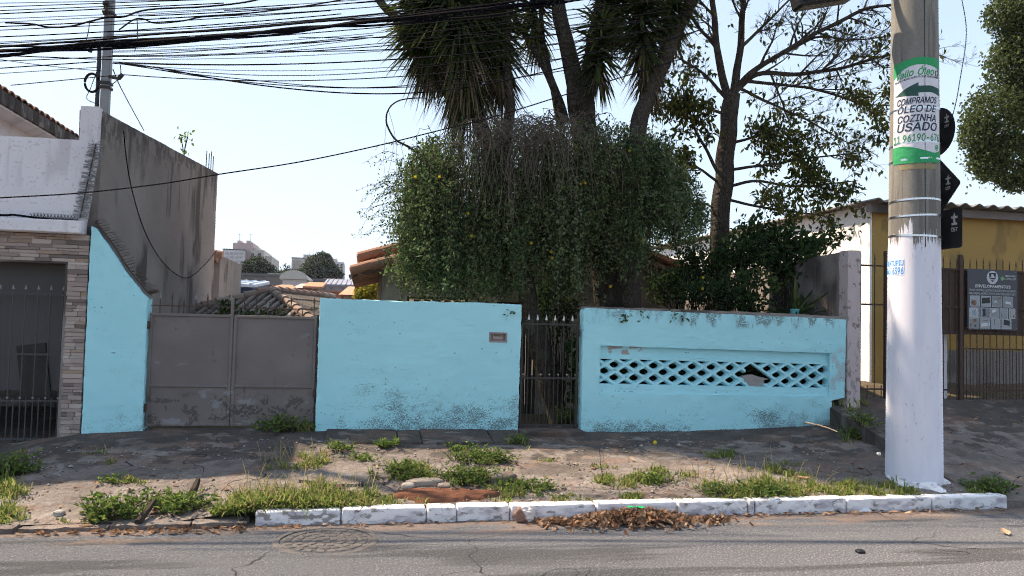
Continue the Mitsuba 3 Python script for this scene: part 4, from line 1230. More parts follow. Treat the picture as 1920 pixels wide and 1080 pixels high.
bput('cloth', sh, (0.075, 0.080, 0.092), 0)
c = sg.Point(10.125, 2.945).buffer(0.108, 24)
lg = bput('logo', c, (0.42, 0.43, 0.46), 1)
bput('emblem', sa.scale(c, 0.86, 0.86).difference(sg.Point(10.125, 2.975).buffer(0.028)).difference(sg.box(10.05, 2.90, 10.20, 2.915)).intersection(sg.Polygon([(10.06, 3.02), (10.19, 3.02), (10.185, 2.93), (10.125, 2.865), (10.065, 2.93)])), (0.03, 0.035, 0.05), 2, lg)
bput('emblem', sg.Polygon([(10.075, 2.945), (10.175, 2.962), (10.175, 2.948), (10.075, 2.93)]), (0.5, 0.5, 0.52), 3, lg)
ph_ = sg.Point(10.315, 2.935).buffer(0.033)
bput('phone_mark', ph_, (0.16, 0.33, 0.17), 1)
bword('Renovando', 10.37, 2.965, 0.030, 0.19, (0.42, 0.43, 0.45))
bword('11 97776-2075', 10.355, 2.915, 0.030, 0.22, (0.42, 0.43, 0.45))
bword('ENVELOPAMENTOS', 9.80, 2.775, 0.046, 0.665)
bword('TEMOS CORTINAS, ADESIVOS DECORATIVOS DE PAREDE', 9.685, 2.715, 0.030, 0.88, (0.34, 0.35, 0.37))
bword('GELADEIRAS, MÓVEIS, PORTAS E ELETRODOMÉSTICOS', 9.685, 2.662, 0.030, 0.88, (0.34, 0.35, 0.37))
rng = np.random.default_rng(23)
rows = ((9.70, 2.462, [0.185] * 4, 0.175, 0.025), (9.685, 2.275, [0.175, 0.17, 0.175, 0.16, 0.12], 0.168, 0.018), (9.685, 2.105, [0.185, 0.185, 0.175, 0.185], 0.165, 0.022))
for x, z, ws, hh, gap in rows:
    for wd in ws:
        ph = bput('photo', sg.box(x, z, x + wd, z + hh), (0.42, 0.44, 0.47), 1)
        bput('picture', sg.box(x + 0.005, z + 0.005, x + wd - 0.005, z + hh - 0.005), np.array((0.21, 0.225, 0.245)) * rng.uniform(0.7, 1.7), 2, ph)
        for k in range(3):
            a, b = np.sort(rng.uniform(0.008, wd - 0.008, 2)), np.sort(rng.uniform(0.008, hh - 0.008, 2))
            col = [(0.04, 0.045, 0.05), (0.48, 0.50, 0.53), (0.22, 0.30, 0.35), (0.19, 0.11, 0.08), (0.22, 0.25, 0.24)][rng.integers(5)]
            sl = rng.uniform(-0.03, 0.03)
            q = sg.Polygon([(x + a[0], z + b[0]), (x + a[1], z + b[0] + sl), (x + a[1], z + b[1] + sl), (x + a[0], z + b[1])]).intersection(sg.box(x + 0.006, z + 0.006, x + wd - 0.006, z + hh - 0.006))
            if not q.is_empty and q.area > 1e-4:
                bput('picture', q, col, 3 + k, ph)
        x += wd + gap
for x, z in ((X0 + 0.03, Z0 + 0.03), (X1 - 0.03, Z0 + 0.03), (X0 + 0.03, Z1 - 0.03), (X1 - 0.03, Z1 - 0.03)):
    obj('tie', rod((x, BY - 0.006, z), (x, ry + 0.01, z), 0.008, 6), 'm_galv', bn)

# ------------------------------------------------------------------ houses, sheds and towers across the valley
def far_block(name, label, c, px0, px1, py0, Y, depth, col, base=-6.0, roof=None, wins=(), group=None):
    """A building whose front spans these pixels at the distance Y."""
    a, b = at(px0, py0, Y), at(px1, py0, Y)
    k = thing(name, label, c, group)
    m = box(a[0], b[0], Y, Y + depth, min(base, a[2] - 3), a[2])
    obj('wall', m, 'm_vc', k, False, tint(m, col)[1])
    for (u0, u1, v0, v1) in wins:
        q0, q1 = at(u0, v0, Y), at(u1, v1, Y)
        s = 0.0012 * Y
        w = cat([box(q0[0], q1[0], Y - s, Y, q1[2], q1[2] + s), box(q0[0], q1[0], Y - s, Y, q0[2] - s, q0[2])])
        wk = obj('window', w, 'm_vc', k, False, tint(w, np.array(col) * 0.8)[1])
        g = box(q0[0] + s, q1[0] - s, Y - 0.4 * s, Y - 0.2 * s, q1[2] + s, q0[2] - s)
        obj('pane', g, 'm_pane', wk)
    if roof:
        kind, rc, over, rise = roof
        x0, x1, z = a[0] - over, b[0] + over, a[2] + 0.01
        if kind == 'flat':
            m = box(x0, x1, Y - over, Y + depth + over, z, z + rise)
        elif kind == 'hip':
            cx0, cx1, cy = x0 + (x1 - x0) * 0.3, x1 - (x1 - x0) * 0.3, Y + depth / 2
            m = trimesh.convex.convex_hull(np.array([(x0, Y - over, z), (x1, Y - over, z), (x0, Y + depth + over, z), (x1, Y + depth + over, z), (cx0, cy, z + rise), (cx1, cy, z + rise)]))
        elif kind == 'shed':
            m = trimesh.convex.convex_hull(np.array([(x0, Y - over, z), (x1, Y - over, z), (x0, Y + depth, z + rise), (x1, Y + depth, z + rise), (x0, Y - over, z + 0.15), (x1, Y - over, z + 0.15), (x0, Y + depth, z + rise + 0.15), (x1, Y + depth, z + rise + 0.15)]))
        else:
            t = np.linspace(0, np.pi, 12)
            pts = [((x0 + x1) / 2 - (x1 - x0) / 2 * math.cos(q), y, z + rise * math.sin(q)) for q in t for y in (Y - over, Y + depth)]
            m = trimesh.convex.convex_hull(np.array(pts))
        rk = obj('roof', m, 'm_vc', k, False, tint(m, rc)[1])
        if kind in ('hip', 'shed', 'arch') and (x1 - x0) > 2:
            nrib = int(min(24, (x1 - x0) / 0.45))
            for i in range(nrib):
                x = x0 + (x1 - x0) * (i + 0.5) / nrib
                if kind == 'shed':
                    q = rod((x, Y - over, z + 0.17), (x, Y + depth, z + rise + 0.17), 0.06, 5)
                elif kind == 'hip':
                    t = min(1, min(x - x0, x1 - x) / ((x1 - x0) * 0.3))
                    q = rod((x, Y - over, z + 0.03), (x, Y - over + t * (depth / 2 + over), z + rise * t + 0.03), 0.07, 5)
                else:
                    continue
                obj('rib', q, 'm_vc', rk, False, tint(q, np.array(rc) * 0.85)[1])
    return k


WH, PINK, CREAM, GREY, ORG = (0.50, 0.49, 0.52), (0.40, 0.31, 0.31), (0.42, 0.39, 0.37), (0.13, 0.125, 0.13), (0.33, 0.17, 0.105)


def cells(x0, x1, y0, y1, nx, ny, fw=0.55, fh=0.5):
    out = []
    for i in range(nx):
        for j in range(ny):
            cx, cy = x0 + (x1 - x0) * (i + 0.5) / nx, y0 + (y1 - y0) * (j + 0.5) / ny
            w, h = (x1 - x0) / nx * fw / 2, (y1 - y0) / ny * fh / 2
            out.append((cx - w, cx + w, cy - h, cy + h))
    return out


t1 = far_block('apartment_tower', 'white and pink apartment tower with stacked windows, tallest on the far hill', 'apartment tower', 418, 458, 468, 230, 14, WH, 0, ('flat', GREY, 0.1, 0.3), cells(421, 457, 471, 516, 4, 6, 0.6, 0.55))
for (px0, px1, py0, c, dy) in ((437, 474, 455, PINK, 3), (445, 452, 451, PINK, 4), (462, 469, 451, PINK, 4), (470, 495, 468, CREAM, 2), (478, 486, 464, CREAM, 3), (494, 510, 480, CREAM, 5)):
    a, b = at(px0, py0, 230 + dy), at(px1, py0, 230 + dy)
    m = box(a[0], b[0], 230 + dy, 250 + dy, 0, a[2])
    obj('block', m, 'm_vc', t1, False, tint(m, c)[1])
for (u0, u1, v0, v1) in ((471, 476, 475, 482), (471, 476, 486, 492), (484, 489, 475, 481)):
    q0, q1 = at(u0, v0, 232), at(u1, v1, 232)
    obj('window', box(q0[0], q1[0], 231.7, 231.9, q1[2], q0[2]), 'm_pane', t1)
for px in (449, 470):
    a = at(px, 452, 234)
    obj('antenna', cat([rod(a, a + [0, 0, 2.2], 0.06, 4), rod(a + [-0.6, 0, 1.8], a + [0.6, 0, 1.8], 0.04, 4)]), 'm_galv', t1)
t2 = far_block('apartment_tower', 'pale apartment tower on the far hill behind the big dark tree', 'apartment tower', 547, 570, 484, 260, 14, CREAM, 0, ('flat', GREY, 0.1, 0.3), cells(549, 566, 487, 510, 3, 4, 0.5, 0.5))
for (px0, px1, py0, dy) in ((569, 606, 477, 3), (600, 632, 484, 6), (628, 645, 491, 2)):
    a, b = at(px0, py0, 260 + dy), at(px1, py0, 260 + dy)
    m = box(a[0], b[0], 260 + dy, 280 + dy, 0, a[2])
    obj('block', m, 'm_vc', t2, False, tint(m, WH if px0 == 628 else CREAM)[1])
for c4 in cells(630, 644, 494, 515, 2, 4, 0.5, 0.5):
    q0, q1 = at(c4[0], c4[2], 262), at(c4[1], c4[3], 262)
    obj('window', box(q0[0], q1[0], 261.7, 261.95, q1[2], q0[2]), 'm_pane', t2)
a = at(580, 477, 262)
for i in range(5):
    obj('roof_rail', rod(a + [i * 1.2, 0, 0], a + [i * 1.2, 0, 1.2], 0.05, 4), 'm_galv', t2)

far_block('white_house', 'low white house with three dark windows at the foot of the apartment tower', 'house', 412, 455, 522, 95, 8, (0.55, 0.55, 0.58), -2, ('flat', GREY, 0.2, 0.5), [(417, 423, 525, 531), (431, 437, 525, 531), (445, 451, 525, 531)])
far_block('dark_shed', 'long dark grey shed wall across the valley', 'shed', 456, 530, 517, 88, 10, GREY, -2, ('flat', (0.10, 0.10, 0.105), 0.2, 0.3), [(470, 473, 524, 528)])
far_block('blue_shed', 'pale blue sheet-roofed shed behind the dark shed', 'shed', 490, 530, 519, 120, 10, (0.24, 0.30, 0.33), 0, ('shed', (0.30, 0.37, 0.40), 0.3, 0.9))
far_block('white_shed', 'pale shed with a rounded sheet roof in the middle of the valley', 'shed', 530, 572, 523, 80, 12, (0.45, 0.44, 0.46), -2, ('arch', (0.42, 0.40, 0.38), 0.3, 0.9))
bs = far_block('tarpaulin_shed', 'dark blue shed with a pale ridged roof beside the stained wall', 'shed', 408, 472, 537, 42, 6, (0.020, 0.035, 0.085), -3, ('shed', (0.42, 0.48, 0.56), 0.2, 0.45), [(448, 451, 540, 552)])
far_block('tiled_house', 'orange tile roofed house just above the hipped roof ridge', 'house', 508, 546, 541, 55, 8, (0.36, 0.28, 0.25), -3, ('hip', ORG, 0.3, 0.45), [(530, 536, 543, 547)])
far_block('tiled_house', 'pink house with an orange roof beside the white shed', 'house', 552, 578, 540, 60, 7, (0.45, 0.36, 0.36), -3, ('hip', (0.38, 0.28, 0.26), 0.2, 0.5), [(560, 565, 543, 548)])
far_block('tiled_house', 'small house with a bright orange awning roof in the valley', 'house', 576, 597, 541, 58, 6, (0.24, 0.19, 0.17), -3, ('shed', ORG, 0.3, 0.6), [(585, 592, 543, 547)])
far_block('grey_house', 'dark grey block house right of the white shed', 'house', 590, 613, 528, 85, 7, (0.17, 0.15, 0.16), -2, ('flat', GREY, 0.2, 0.3), [(595, 600, 531, 535), (604, 608, 531, 535)])
far_block('slate_house', 'blue-grey sheet-roofed house in the valley right of the grey block', 'house', 612, 656, 536, 75, 8, (0.26, 0.25, 0.29), -3, ('shed', (0.20, 0.21, 0.27), 0.3, 0.9), [(618, 624, 538, 543), (640, 645, 538, 543)])
far_block('brick_house', 'long low orange brick house above the middle turquoise wall', 'house', 598, 642, 547, 50, 6, (0.36, 0.19, 0.14), -3, ('flat', (0.24, 0.16, 0.13), 0.1, 0.12), [(606, 609, 549, 556), (630, 634, 549, 556)])
far_block('tiled_house', 'house with a wide orange hipped roof nearest the yellow bush', 'house', 645, 678, 553, 46, 6, (0.30, 0.22, 0.19), -3, ('hip', (0.36, 0.21, 0.14), 0.3, 0.62), [(655, 662, 555, 560)])
far_block('grey_house', 'small grey block on the skyline right of the dark tree', 'house', 656, 672, 518, 130, 8, (0.22, 0.20, 0.22), 0, ('flat', GREY, 0.2, 0.3), [(659, 663, 521, 525)])
far_block('grey_house', 'pale block house on the slope below the far dark tree', 'house', 610, 640, 526, 140, 8, (0.35, 0.31, 0.32), 0, ('flat', (0.30, 0.20, 0.17), 0.3, 0.4), [(615, 620, 529, 534), (628, 633, 529, 534)])
# ------------------------------------------------------------------ trees and shrubs of the yard
def limb(pts, Y, r0, r1, n=6, sides=9, seed=0, dy=0.0):
    """A limb through picture points at the depth Y (a number or one per point)."""
    Ys = np.broadcast_to(np.asarray(Y, float), (len(pts),))
    q = np.array([at(x, y, d) for (x, y), d in zip(pts, Ys)])
    q = spline(q, n)
    t = np.linspace(0, 1, len(q))
    q = q + 0.05 * (np.stack([meshkit.noise(q * 2.3 + 7 * k, seed + k) for k in range(3)], -1) - 0.5) * np.clip(t * 6, 0, 1)[:, None]
    rad = (r0 + (r1 - r0) * t) * (0.92 + 0.16 * meshkit.noise(q * 3.1, seed + 5))
    return q, rad, tube(q, rad, sides)


def twigs(q, rad, rng, depth, out, tips, spread=1.0, up=0.15, nch=(7, 6, 4), lmul=0.5, minl=0.18):
    """Branch again and again from the limb q; out collects (points, radii), tips the ends."""
    L = np.linalg.norm(np.diff(q, axis=0), axis=1).sum()
    n = nch[depth] if depth < len(nch) else 0
    if n == 0 or L < minl:
        return
    for _ in range(rng.poisson(n)):
        t = rng.uniform(0.18, 1.0) ** 0.8
        i = min(int(t * (len(q) - 1)), len(q) - 2)
        tan = unit(q[i + 1] - q[i])
        side = unit(np.cross(tan, rng.normal(size=3)))
        d = unit(tan * rng.uniform(0.5, 1.0) + side * spread * rng.uniform(0.6, 1.2) + np.array([0, 0, up]))
        ln = L * lmul * rng.uniform(0.4, 1.0) * (1.15 - 0.6 * t)
        if ln < 0.08:
            continue
        m = 6
        s = np.linspace(0, 1, m)[:, None]
        bend = rng.normal(0, 0.22, 3) + np.array([0, 0, 0.12])
        p = q[i] + d * ln * s + bend * ln * s ** 2 + 0.03 * ln * rng.normal(size=(m, 3)) * s
        r0 = max(0.0035, min(rad[i] * 0.55, 0.012 + ln * 0.014))
        r = r0 + (0.0025 - r0) * s[:, 0]
        out.append((p, r, depth))
        tips.append(p[-3:])
        twigs(p, r, rng, depth + 1, out, tips, spread, up, nch, lmul, minl)


def twig_mesh(out):
    return cat([tube(p, r, 5 if d == 0 else 4 if d == 1 else 3, False) for p, r, d in out])


rng = np.random.default_rng(41)
# --- sparse tree right of the hanging shrub
dt = thing('sparse_tree', 'tall thinly leaved tree with dark forked trunk behind the right half of the lattice wall', 'tree')
q, r, m = limb([(1352, 640), (1349, 520), (1350, 420), (1360, 300), (1370, 205), (1374, 175)], 13.4, 0.20, 0.145, seed=1, sides=14)
tips, tw = [], []
obj('trunk', m, 'm_bark', dt, True)
LIMBS = [([(1370, 200), (1352, 130), (1342, 60), (1332, -30), (1325, -120)], 13.4, 0.115, 0.05), ([(1374, 180), (1386, 110), (1392, 40), (1394, -40), (1400, -130)], 13.4, 0.11, 0.05),
         ([(1378, 170), (1415, 132), (1480, 92), (1560, 48), (1620, 20), (1700, 5)], [13.4, 13.2, 12.9, 12.5, 12.2, 11.9], 0.085, 0.03),
         ([(1374, 176), (1420, 140), (1500, 140), (1580, 128), (1665, 104), (1760, 90)], [13.4, 13.3, 13.2, 13.0, 12.8, 12.6], 0.075, 0.02),
         ([(1400, 152), (1470, 160), (1540, 172), (1620, 195), (1700, 200)], [13.4, 13.4, 13.5, 13.6, 13.8], 0.050, 0.012),
         ([(1386, 165), (1440, 190), (1500, 220), (1580, 262), (1640, 290)], [13.4, 13.5, 13.6, 13.7, 13.8], 0.045, 0.010),
         ([(1366, 190), (1330, 150), (1300, 125), (1262, 100), (1230, 60)], [13.4, 13.6, 13.8, 14.0, 14.2], 0.050, 0.015),
         ([(1362, 215), (1320, 200), (1280, 196), (1230, 205)], [13.4, 13.3, 13.2, 13.1], 0.045, 0.012),
         ([(1350, 330), (1325, 285), (1305, 245), (1292, 205), (1280, 160)], [13.4, 13.2, 13.0, 12.9, 12.8], 0.050, 0.015),
         ([(1352, 345), (1310, 315), (1270, 310), (1225, 330)], [13.4, 13.2, 13.1, 13.0], 0.040, 0.012),
         ([(1362, 272), (1395, 262), (1440, 252), (1500, 262), (1560, 250)], [13.4, 13.3, 13.2, 13.1, 13.0], 0.045, 0.012),
         ([(1358, 320), (1420, 312), (1500, 300), (1580, 290), (1640, 285)], [13.4, 13.1, 12.9, 12.7, 12.6], 0.045, 0.008),
         ([(1356, 352), (1420, 340), (1490, 350), (1550, 345), (1608, 338)], [13.4, 13.0, 12.7, 12.5, 12.4], 0.045, 0.010),
         ([(1354, 372), (1410, 385), (1470, 395), (1530, 402), (1580, 392)], [13.4, 13.1, 12.9, 12.7, 12.6], 0.040, 0.010),
         ([(1352, 400), (1320, 380), (1285, 375), (1250, 390)], [13.4, 13.4, 13.4, 13.4], 0.035, 0.010),
         ([(1388, 90), (1420, 60), (1460, 20), (1500, -20)], [13.4, 13.5, 13.6, 13.8], 0.05, 0.02),
         ([(1345, 90), (1310, 50), (1290, 10), (1270, -40)], [13.4, 13.6, 13.8, 14.0], 0.05, 0.02),
         ([(1470, 100), (1530, 70), (1600, 75), (1700, 60)], [12.9, 12.8, 12.7, 12.5], 0.04, 0.01)]
for k, (pts, Y, r0, r1) in enumerate(LIMBS):
    q, r, m = limb(pts, Y, r0 * 0.70, r1 * 0.75, seed=10 + k)
    obj('limb', m, 'm_bark', dt, True)
    twigs(q, r, rng, 0, tw, tips, 0.9, 0.10, (15, 8, 5) if k > 1 else (9, 7, 5), 0.46, 0.10)
obj('twigs', twig_mesh(tw), 'm_twig', dt, False, kind='stuff')


def pix(p):
    v = np.asarray(p, float) - EYE
    d = v @ FWD
    return 960 + FOC * (v @ RGT) / d, 540 - FOC * (v @ UPV) / d


def dens(x, y):
    """How thickly the photograph's tree carries leaves there."""
    d = 0.045
    d = d + 1.0 * np.exp(-((x - 1500) / 110) ** 2 - ((y - 360) / 52) ** 2)
    d = d + 0.7 * np.exp(-((x - 1440) / 75) ** 2 - ((y - 270) / 60) ** 2)
    d = d + 1.0 * np.exp(-((x - 1285) / 75) ** 2 - ((y - 235) / 95) ** 2)
    d = d + 0.5 * np.exp(-((x - 1640) / 60) ** 2 - ((y - 200) / 60) ** 2)
    return np.clip(d, 0, 1)


tp = np.vstack(tips)
px, py = pix(tp)
keep = rng.random(len(tp)) < dens(px, py) * 0.85
lp = np.repeat(tp[keep], 3, 0)
lp = lp + rng.normal(0, 0.07, lp.shape)
ld = rng.normal(0, 0.6, lp.shape) + [0, 0, -0.75]
lm, lc = leaves(lp, ld, rng.uniform(0.09, 0.15, len(lp)), rng.uniform(0.04, 0.065, len(lp)), rng, [(0.065, 0.080, 0.022), (0.090, 0.098, 0.026), (0.050, 0.068, 0.02), (0.115, 0.110, 0.028), (0.040, 0.054, 0.018)])
obj('crown', lm, 'm_leaf', dt, False, lc, kind='stuff')

# --- big old tree: trunk behind the hanging shrub, its crown above the picture
bt = thing('old_tree', 'big old tree with a thick pale brown trunk rising out of the hanging shrub', 'tree')
_, _, m = limb([(1146, 800), (1142, 640), (1138, 540), (1122, 400), (1102, 290), (1092, 215), (1086, 165)], 12.95, 0.26, 0.225, seed=31, sides=18)
obj('trunk', m, 'm_bark', bt, True)
tips, tw = [], []
for k, (pts, Y, r0, r1) in enumerate([([(1088, 200), (1072, 120), (1052, 40), (1035, -60), (1000, -200)], 12.95, 0.18, 0.08), ([(1094, 200), (1108, 120), (1122, 40), (1140, -60), (1200, -220), (1250, -330)], 12.95, 0.17, 0.07),
                                      ([(1060, 230), (1040, 165), (1012, 110), (975, 50), (940, -10), (900, -90)], [13.1, 13.1, 13.2, 13.3, 13.4, 13.5], 0.085, 0.04), ([(1050, 240), (1030, 130), (1016, 60), (1010, -20), (1005, -100)], 13.3, 0.06, 0.03),
                                      ([(1140, -60), (1260, -160), (1380, -250), (1480, -330)], [12.95, 12.9, 12.8, 12.7], 0.09, 0.04), ([(1170, -130), (1230, -260), (1330, -390)], [12.9, 12.8, 12.6], 0.08, 0.03),
                                      ([(870, 210), (800, 125), (760, 75), (742, 35), (712, 5), (690, -40)], [13.2, 13.1, 13.0, 13.0, 12.9, 12.9], 0.11, 0.055), ([(805, 125), (780, 60), (765, 10), (750, -50)], [13.1, 13.1, 13.1, 13.1], 0.11, 0.08)]):
    q, r, m = limb(pts, Y, r0, r1, seed=50 + k)
    obj('limb', m, 'm_bark', bt, True)
    if k in (1, 4, 5):
        twigs(q, r, rng, 0, tw, tips, 1.0, 0.2, (7, 5, 0), 0.5)
obj('twigs', twig_mesh(tw), 'm_twig', bt, False, kind='stuff')
n = 16000
d = unit(rng.normal(size=(n, 3)))
cen = np.array([[1.2, 12.2, 9.3], [2.4, 12.5, 9.6], [3.5, 12.2, 9.3], [4.8, 12.6, 9.5], [6.2, 12.3, 9.8], [1.9, 13.6, 9.9], [3.2, 13.8, 10.1], [4.6, 14.0, 10.0], [5.9, 13.8, 10.2],
                [3.0, 15.0, 10.4], [4.4, 15.2, 10.5], [5.8, 15.0, 10.6], [7.2, 13.2, 10.2]])
cp = cen[rng.integers(0, 13, n)] + d * rng.uniform(0.25, 1, (n, 1)) ** 0.5 * [0.95, 0.85, 0.7]
lm, lc = leaves(cp, rng.normal(0, 1, (n, 3)), 0.16, 0.085, rng, [(0.05, 0.065, 0.02), (0.04, 0.055, 0.02)])
obj('crown', lm, 'm_leaf', bt, False, lc, kind='stuff')

# --- yuccas
SW = [(0.040, 0.060, 0.022), (0.055, 0.078, 0.026), (0.085, 0.098, 0.030), (0.030, 0.044, 0.020)]
DEAD = [(0.11, 0.086, 0.055), (0.070, 0.056, 0.038), (0.15, 0.12, 0.075)]


def yucca_head(axis, Y, n, L, rng, skirt=0.5, out=1.0):
    q = spline(np.array([at(x, y, Y) for x, y in axis]), 8)
    t = rng.random(n)
    i = np.minimum((t * (len(q) - 1)).astype(int), len(q) - 2)
    P = q[i] + (q[i + 1] - q[i]) * (t * (len(q) - 1) - i)[:, None]
    ang = rng.uniform(0, 2 * np.pi, n)
    el = -0.95 + 1.55 * t + rng.normal(0, 0.34, n)
    D = np.stack([np.cos(ang) * np.cos(el) * out, np.sin(ang) * np.cos(el) * out, np.sin(el)], 1)
    dead = t < skirt * rng.uniform(0.5, 1.0, n)
    a = swords(P[~dead], D[~dead], L * rng.uniform(0.7, 1.1, (~dead).sum()), rng.uniform(0.040, 0.068, (~dead).sum()), rng.uniform(0.15, 0.6, (~dead).sum()), rng, SW)
    D2 = D[dead] * [0.75, 0.75, 0.5] + [0, 0, -0.40]
    b = swords(P[dead], D2, L * rng.uniform(0.6, 1.0, dead.sum()), rng.uniform(0.022, 0.042, dead.sum()), rng.uniform(0.2, 0.7, dead.sum()), rng, DEAD + SW[:1])
    return a, b


def yucca(label, trunk, heads, tY, r0, r1, seed, name='yucca_tree'):
    k = thing(name, label, 'yucca', 'yuccas in the yard')
    rg = np.random.default_rng(seed)
    for j, (pts, Y, a0, a1) in enumerate(trunk):
        _, _, m = limb(pts, Y, a0, a1, seed=seed + j, sides=14)
        obj('trunk' if j == 0 else 'stem', m, 'm_bark', k, True)
    for axis, Y, n, L, skirt in heads:
        a, b = yucca_head(axis, Y, n, L, rg, skirt)
        if len(a[1]):
            obj('leaf_head', a[0], 'm_leaf', k, False, a[1], kind='stuff')
        if len(b[1]):
            obj('dead_leaf_skirt', b[0], 'm_dry', k, False, b[1], kind='stuff')
    return k


yucca('yucca on the left with a leaning trunk and a long drooping skirt of leaves',
      [([(1052, 800), (1030, 720), (1008, 640), (990, 560), (965, 430), (925, 300), (895, 220), (865, 100), (850, 0), (840, -150)], 12.3, 0.18, 0.09), ([(940, 330), (955, 220), (950, 120), (945, 20), (940, -80)], 12.5, 0.10, 0.07)],
      [([(880, 150), (862, 60), (850, -20), (838, -150)], 12.3, 2000, 1.02, 0.45), ([(815, 110), (800, 40), (790, -60)], 12.5, 1000, 0.80, 0.3), ([(940, 150), (930, 60), (925, -60)], 12.7, 900, 0.74, 0.4), ([(900, 50), (900, -20), (900, -100)], 12.9, 500, 0.75, 0.25)], 12.3, 0.2, 0.1, 61)
yucca('yucca on the right whose leaning trunk runs out of the top of the picture',
      [([(1182, 800), (1184, 520), (1190, 300), (1200, 225), (1235, 140), (1268, 60), (1300, -10), (1330, -90)], [12.2, 12.2, 12.2, 12.3, 12.4, 12.5, 12.6, 12.7], 0.17, 0.10)],
      [([(1222, 150), (1205, 70), (1204, -40), (1210, -140)], 12.5, 1000, 0.68, 0.4), ([(1122, 135), (1122, 90), (1128, 40)], 12.3, 260, 0.62, 0.25), ([(1255, 70), (1262, 10), (1275, -60)], 12.6, 420, 0.58, 0.3), ([(1010, 90), (1000, 20), (995, -60)], 13.3, 260, 0.6, 0.3),
       ([(1150, 50), (1150, 0), (1155, -80)], 12.9, 420, 0.60, 0.3)], 12.3, 0.2, 0.1, 71)

# --- hanging shrub
hb_ = thing('hanging_shrub', 'wide dense shrub of arching hanging stems with small leaves and a few yellow flowers', 'shrub')
rng = np.random.default_rng(77)
TX = [715, 745, 770, 800, 850, 900, 960, 1000, 1060, 1110, 1160, 1200, 1250, 1300, 1330, 1350]
TY = [345, 312, 285, 262, 248, 240, 235, 232, 226, 226, 240, 252, 275, 330, 400, 440]
BX = [715, 745, 765, 800, 850, 930, 975, 1005, 1030, 1050, 1075, 1092, 1128, 1150, 1178, 1202, 1222, 1260, 1300, 1330, 1350]
BY_ = [480, 545, 560, 572, 578, 572, 552, 520, 530, 592, 530, 478, 468, 545, 556, 530, 472, 480, 478, 470, 455]
stems, lpos, ldir, lsz, lcl = [], [], [], [], []
GRN = np.array([(0.100, 0.155, 0.062), (0.135, 0.195, 0.080), (0.075, 0.120, 0.052), (0.185, 0.230, 0.125), (0.05, 0.082, 0.040), (0.150, 0.185, 0.085)])
CL = [(rng.uniform(768, 1330) if _ % 4 else rng.uniform(930, 1180), rng.uniform(-1, 1), rng.integers(0, 6), rng.uniform(0.55, 1.25), rng.normal(0, 26), rng.normal(0, 0.16)) for _ in range(62)]
for s in range(1750):
    cl = CL[s % 62]
    px = np.clip(cl[0] + rng.normal(0, 17), 754, 1342)
    top = np.interp(px, TX, TY)
    bot = np.interp(px, BX, BY_)
    row = top + cl[4] * 0.5 + (bot - top) * rng.uniform(0, 0.62) ** 1.3
    edge = min(1.0, (px - 700) / 120, (1370 - px) / 90)
    Y = 12.45 - (0.12 + 0.75 * cl[1] + rng.normal(0, 0.28)) * np.sqrt(max(edge, 0.05))
    p0 = at(px, row, Y)
    end = np.interp(px, BX, BY_) + cl[4] * 0.6 - 12 - rng.exponential(22) - (rng.random() < 0.45) * rng.uniform(0, 150)
    z1 = at(px, end, Y)[2]
    Ls = p0[2] - z1
    if Ls < 0.15:
        continue
    lean = np.array([(-0.02 if px < 860 else 0.0) + cl[5] * (0.4 if px < 860 else 1), -0.05, 0]) + rng.normal(0, 0.17, 3) * [1, 1, 0]
    u = np.linspace(0, 1, 9)[:, None]
    arch = 0.16 * np.sin(np.clip(u * 2.2, 0, np.pi)) * rng.uniform(0.2, 1.0)
    p = p0 + lean * u ** 0.6 * Ls * 0.6 + np.array([0, 0, -1.0]) * Ls * u + np.array([0, 0, 1.0]) * arch + rng.normal(0, 0.030, (9, 3)) * (u > 0)
    stems.append((p, np.linspace(0.0055, 0.002, 9), 2))
    nl = int(Ls * 74 * cl[3] * rng.uniform(0.6, 1.15))
    t = rng.uniform(0.0, 1.0, nl)
    f = t * 8
    i = np.minimum(f.astype(int), 7)
    c = p[i] + (p[i + 1] - p[i]) * (f - i)[:, None]
    x, y = pix(c)
    dry = 0.56 * np.exp(-((x - 985) / 92) ** 2 - ((y - 305) / 75) ** 2) + 0.20 * np.exp(-((x - 880) / 60) ** 2 - ((y - 370) / 60) ** 2)
    k = rng.random(nl) > dry
    c = c[k]
    lcl.append(np.where(rng.random(len(c)) < 0.6, cl[2], rng.integers(0, 6, len(c))))
    lpos.append(c + rng.normal(0, 0.042, c.shape))
    ldir.append(rng.normal(0, 0.8, c.shape) + [0, -0.25, -0.35])
lp = np.vstack(lpos)
lm, lc = leaves(lp, np.vstack(ldir), rng.uniform(0.034, 0.080, len(lp)) * (1 + 0.6 * (rng.random(len(lp)) < 0.10)), rng.uniform(0.020, 0.045, len(lp)), rng, GRN, 0.35)
lc = np.repeat(GRN[np.concatenate(lcl)] * rng.uniform(0.65, 1.35, (len(lp), 1)), 4, 0)
obj('foliage', lm, 'm_leaf', hb_, False, lc, kind='stuff')
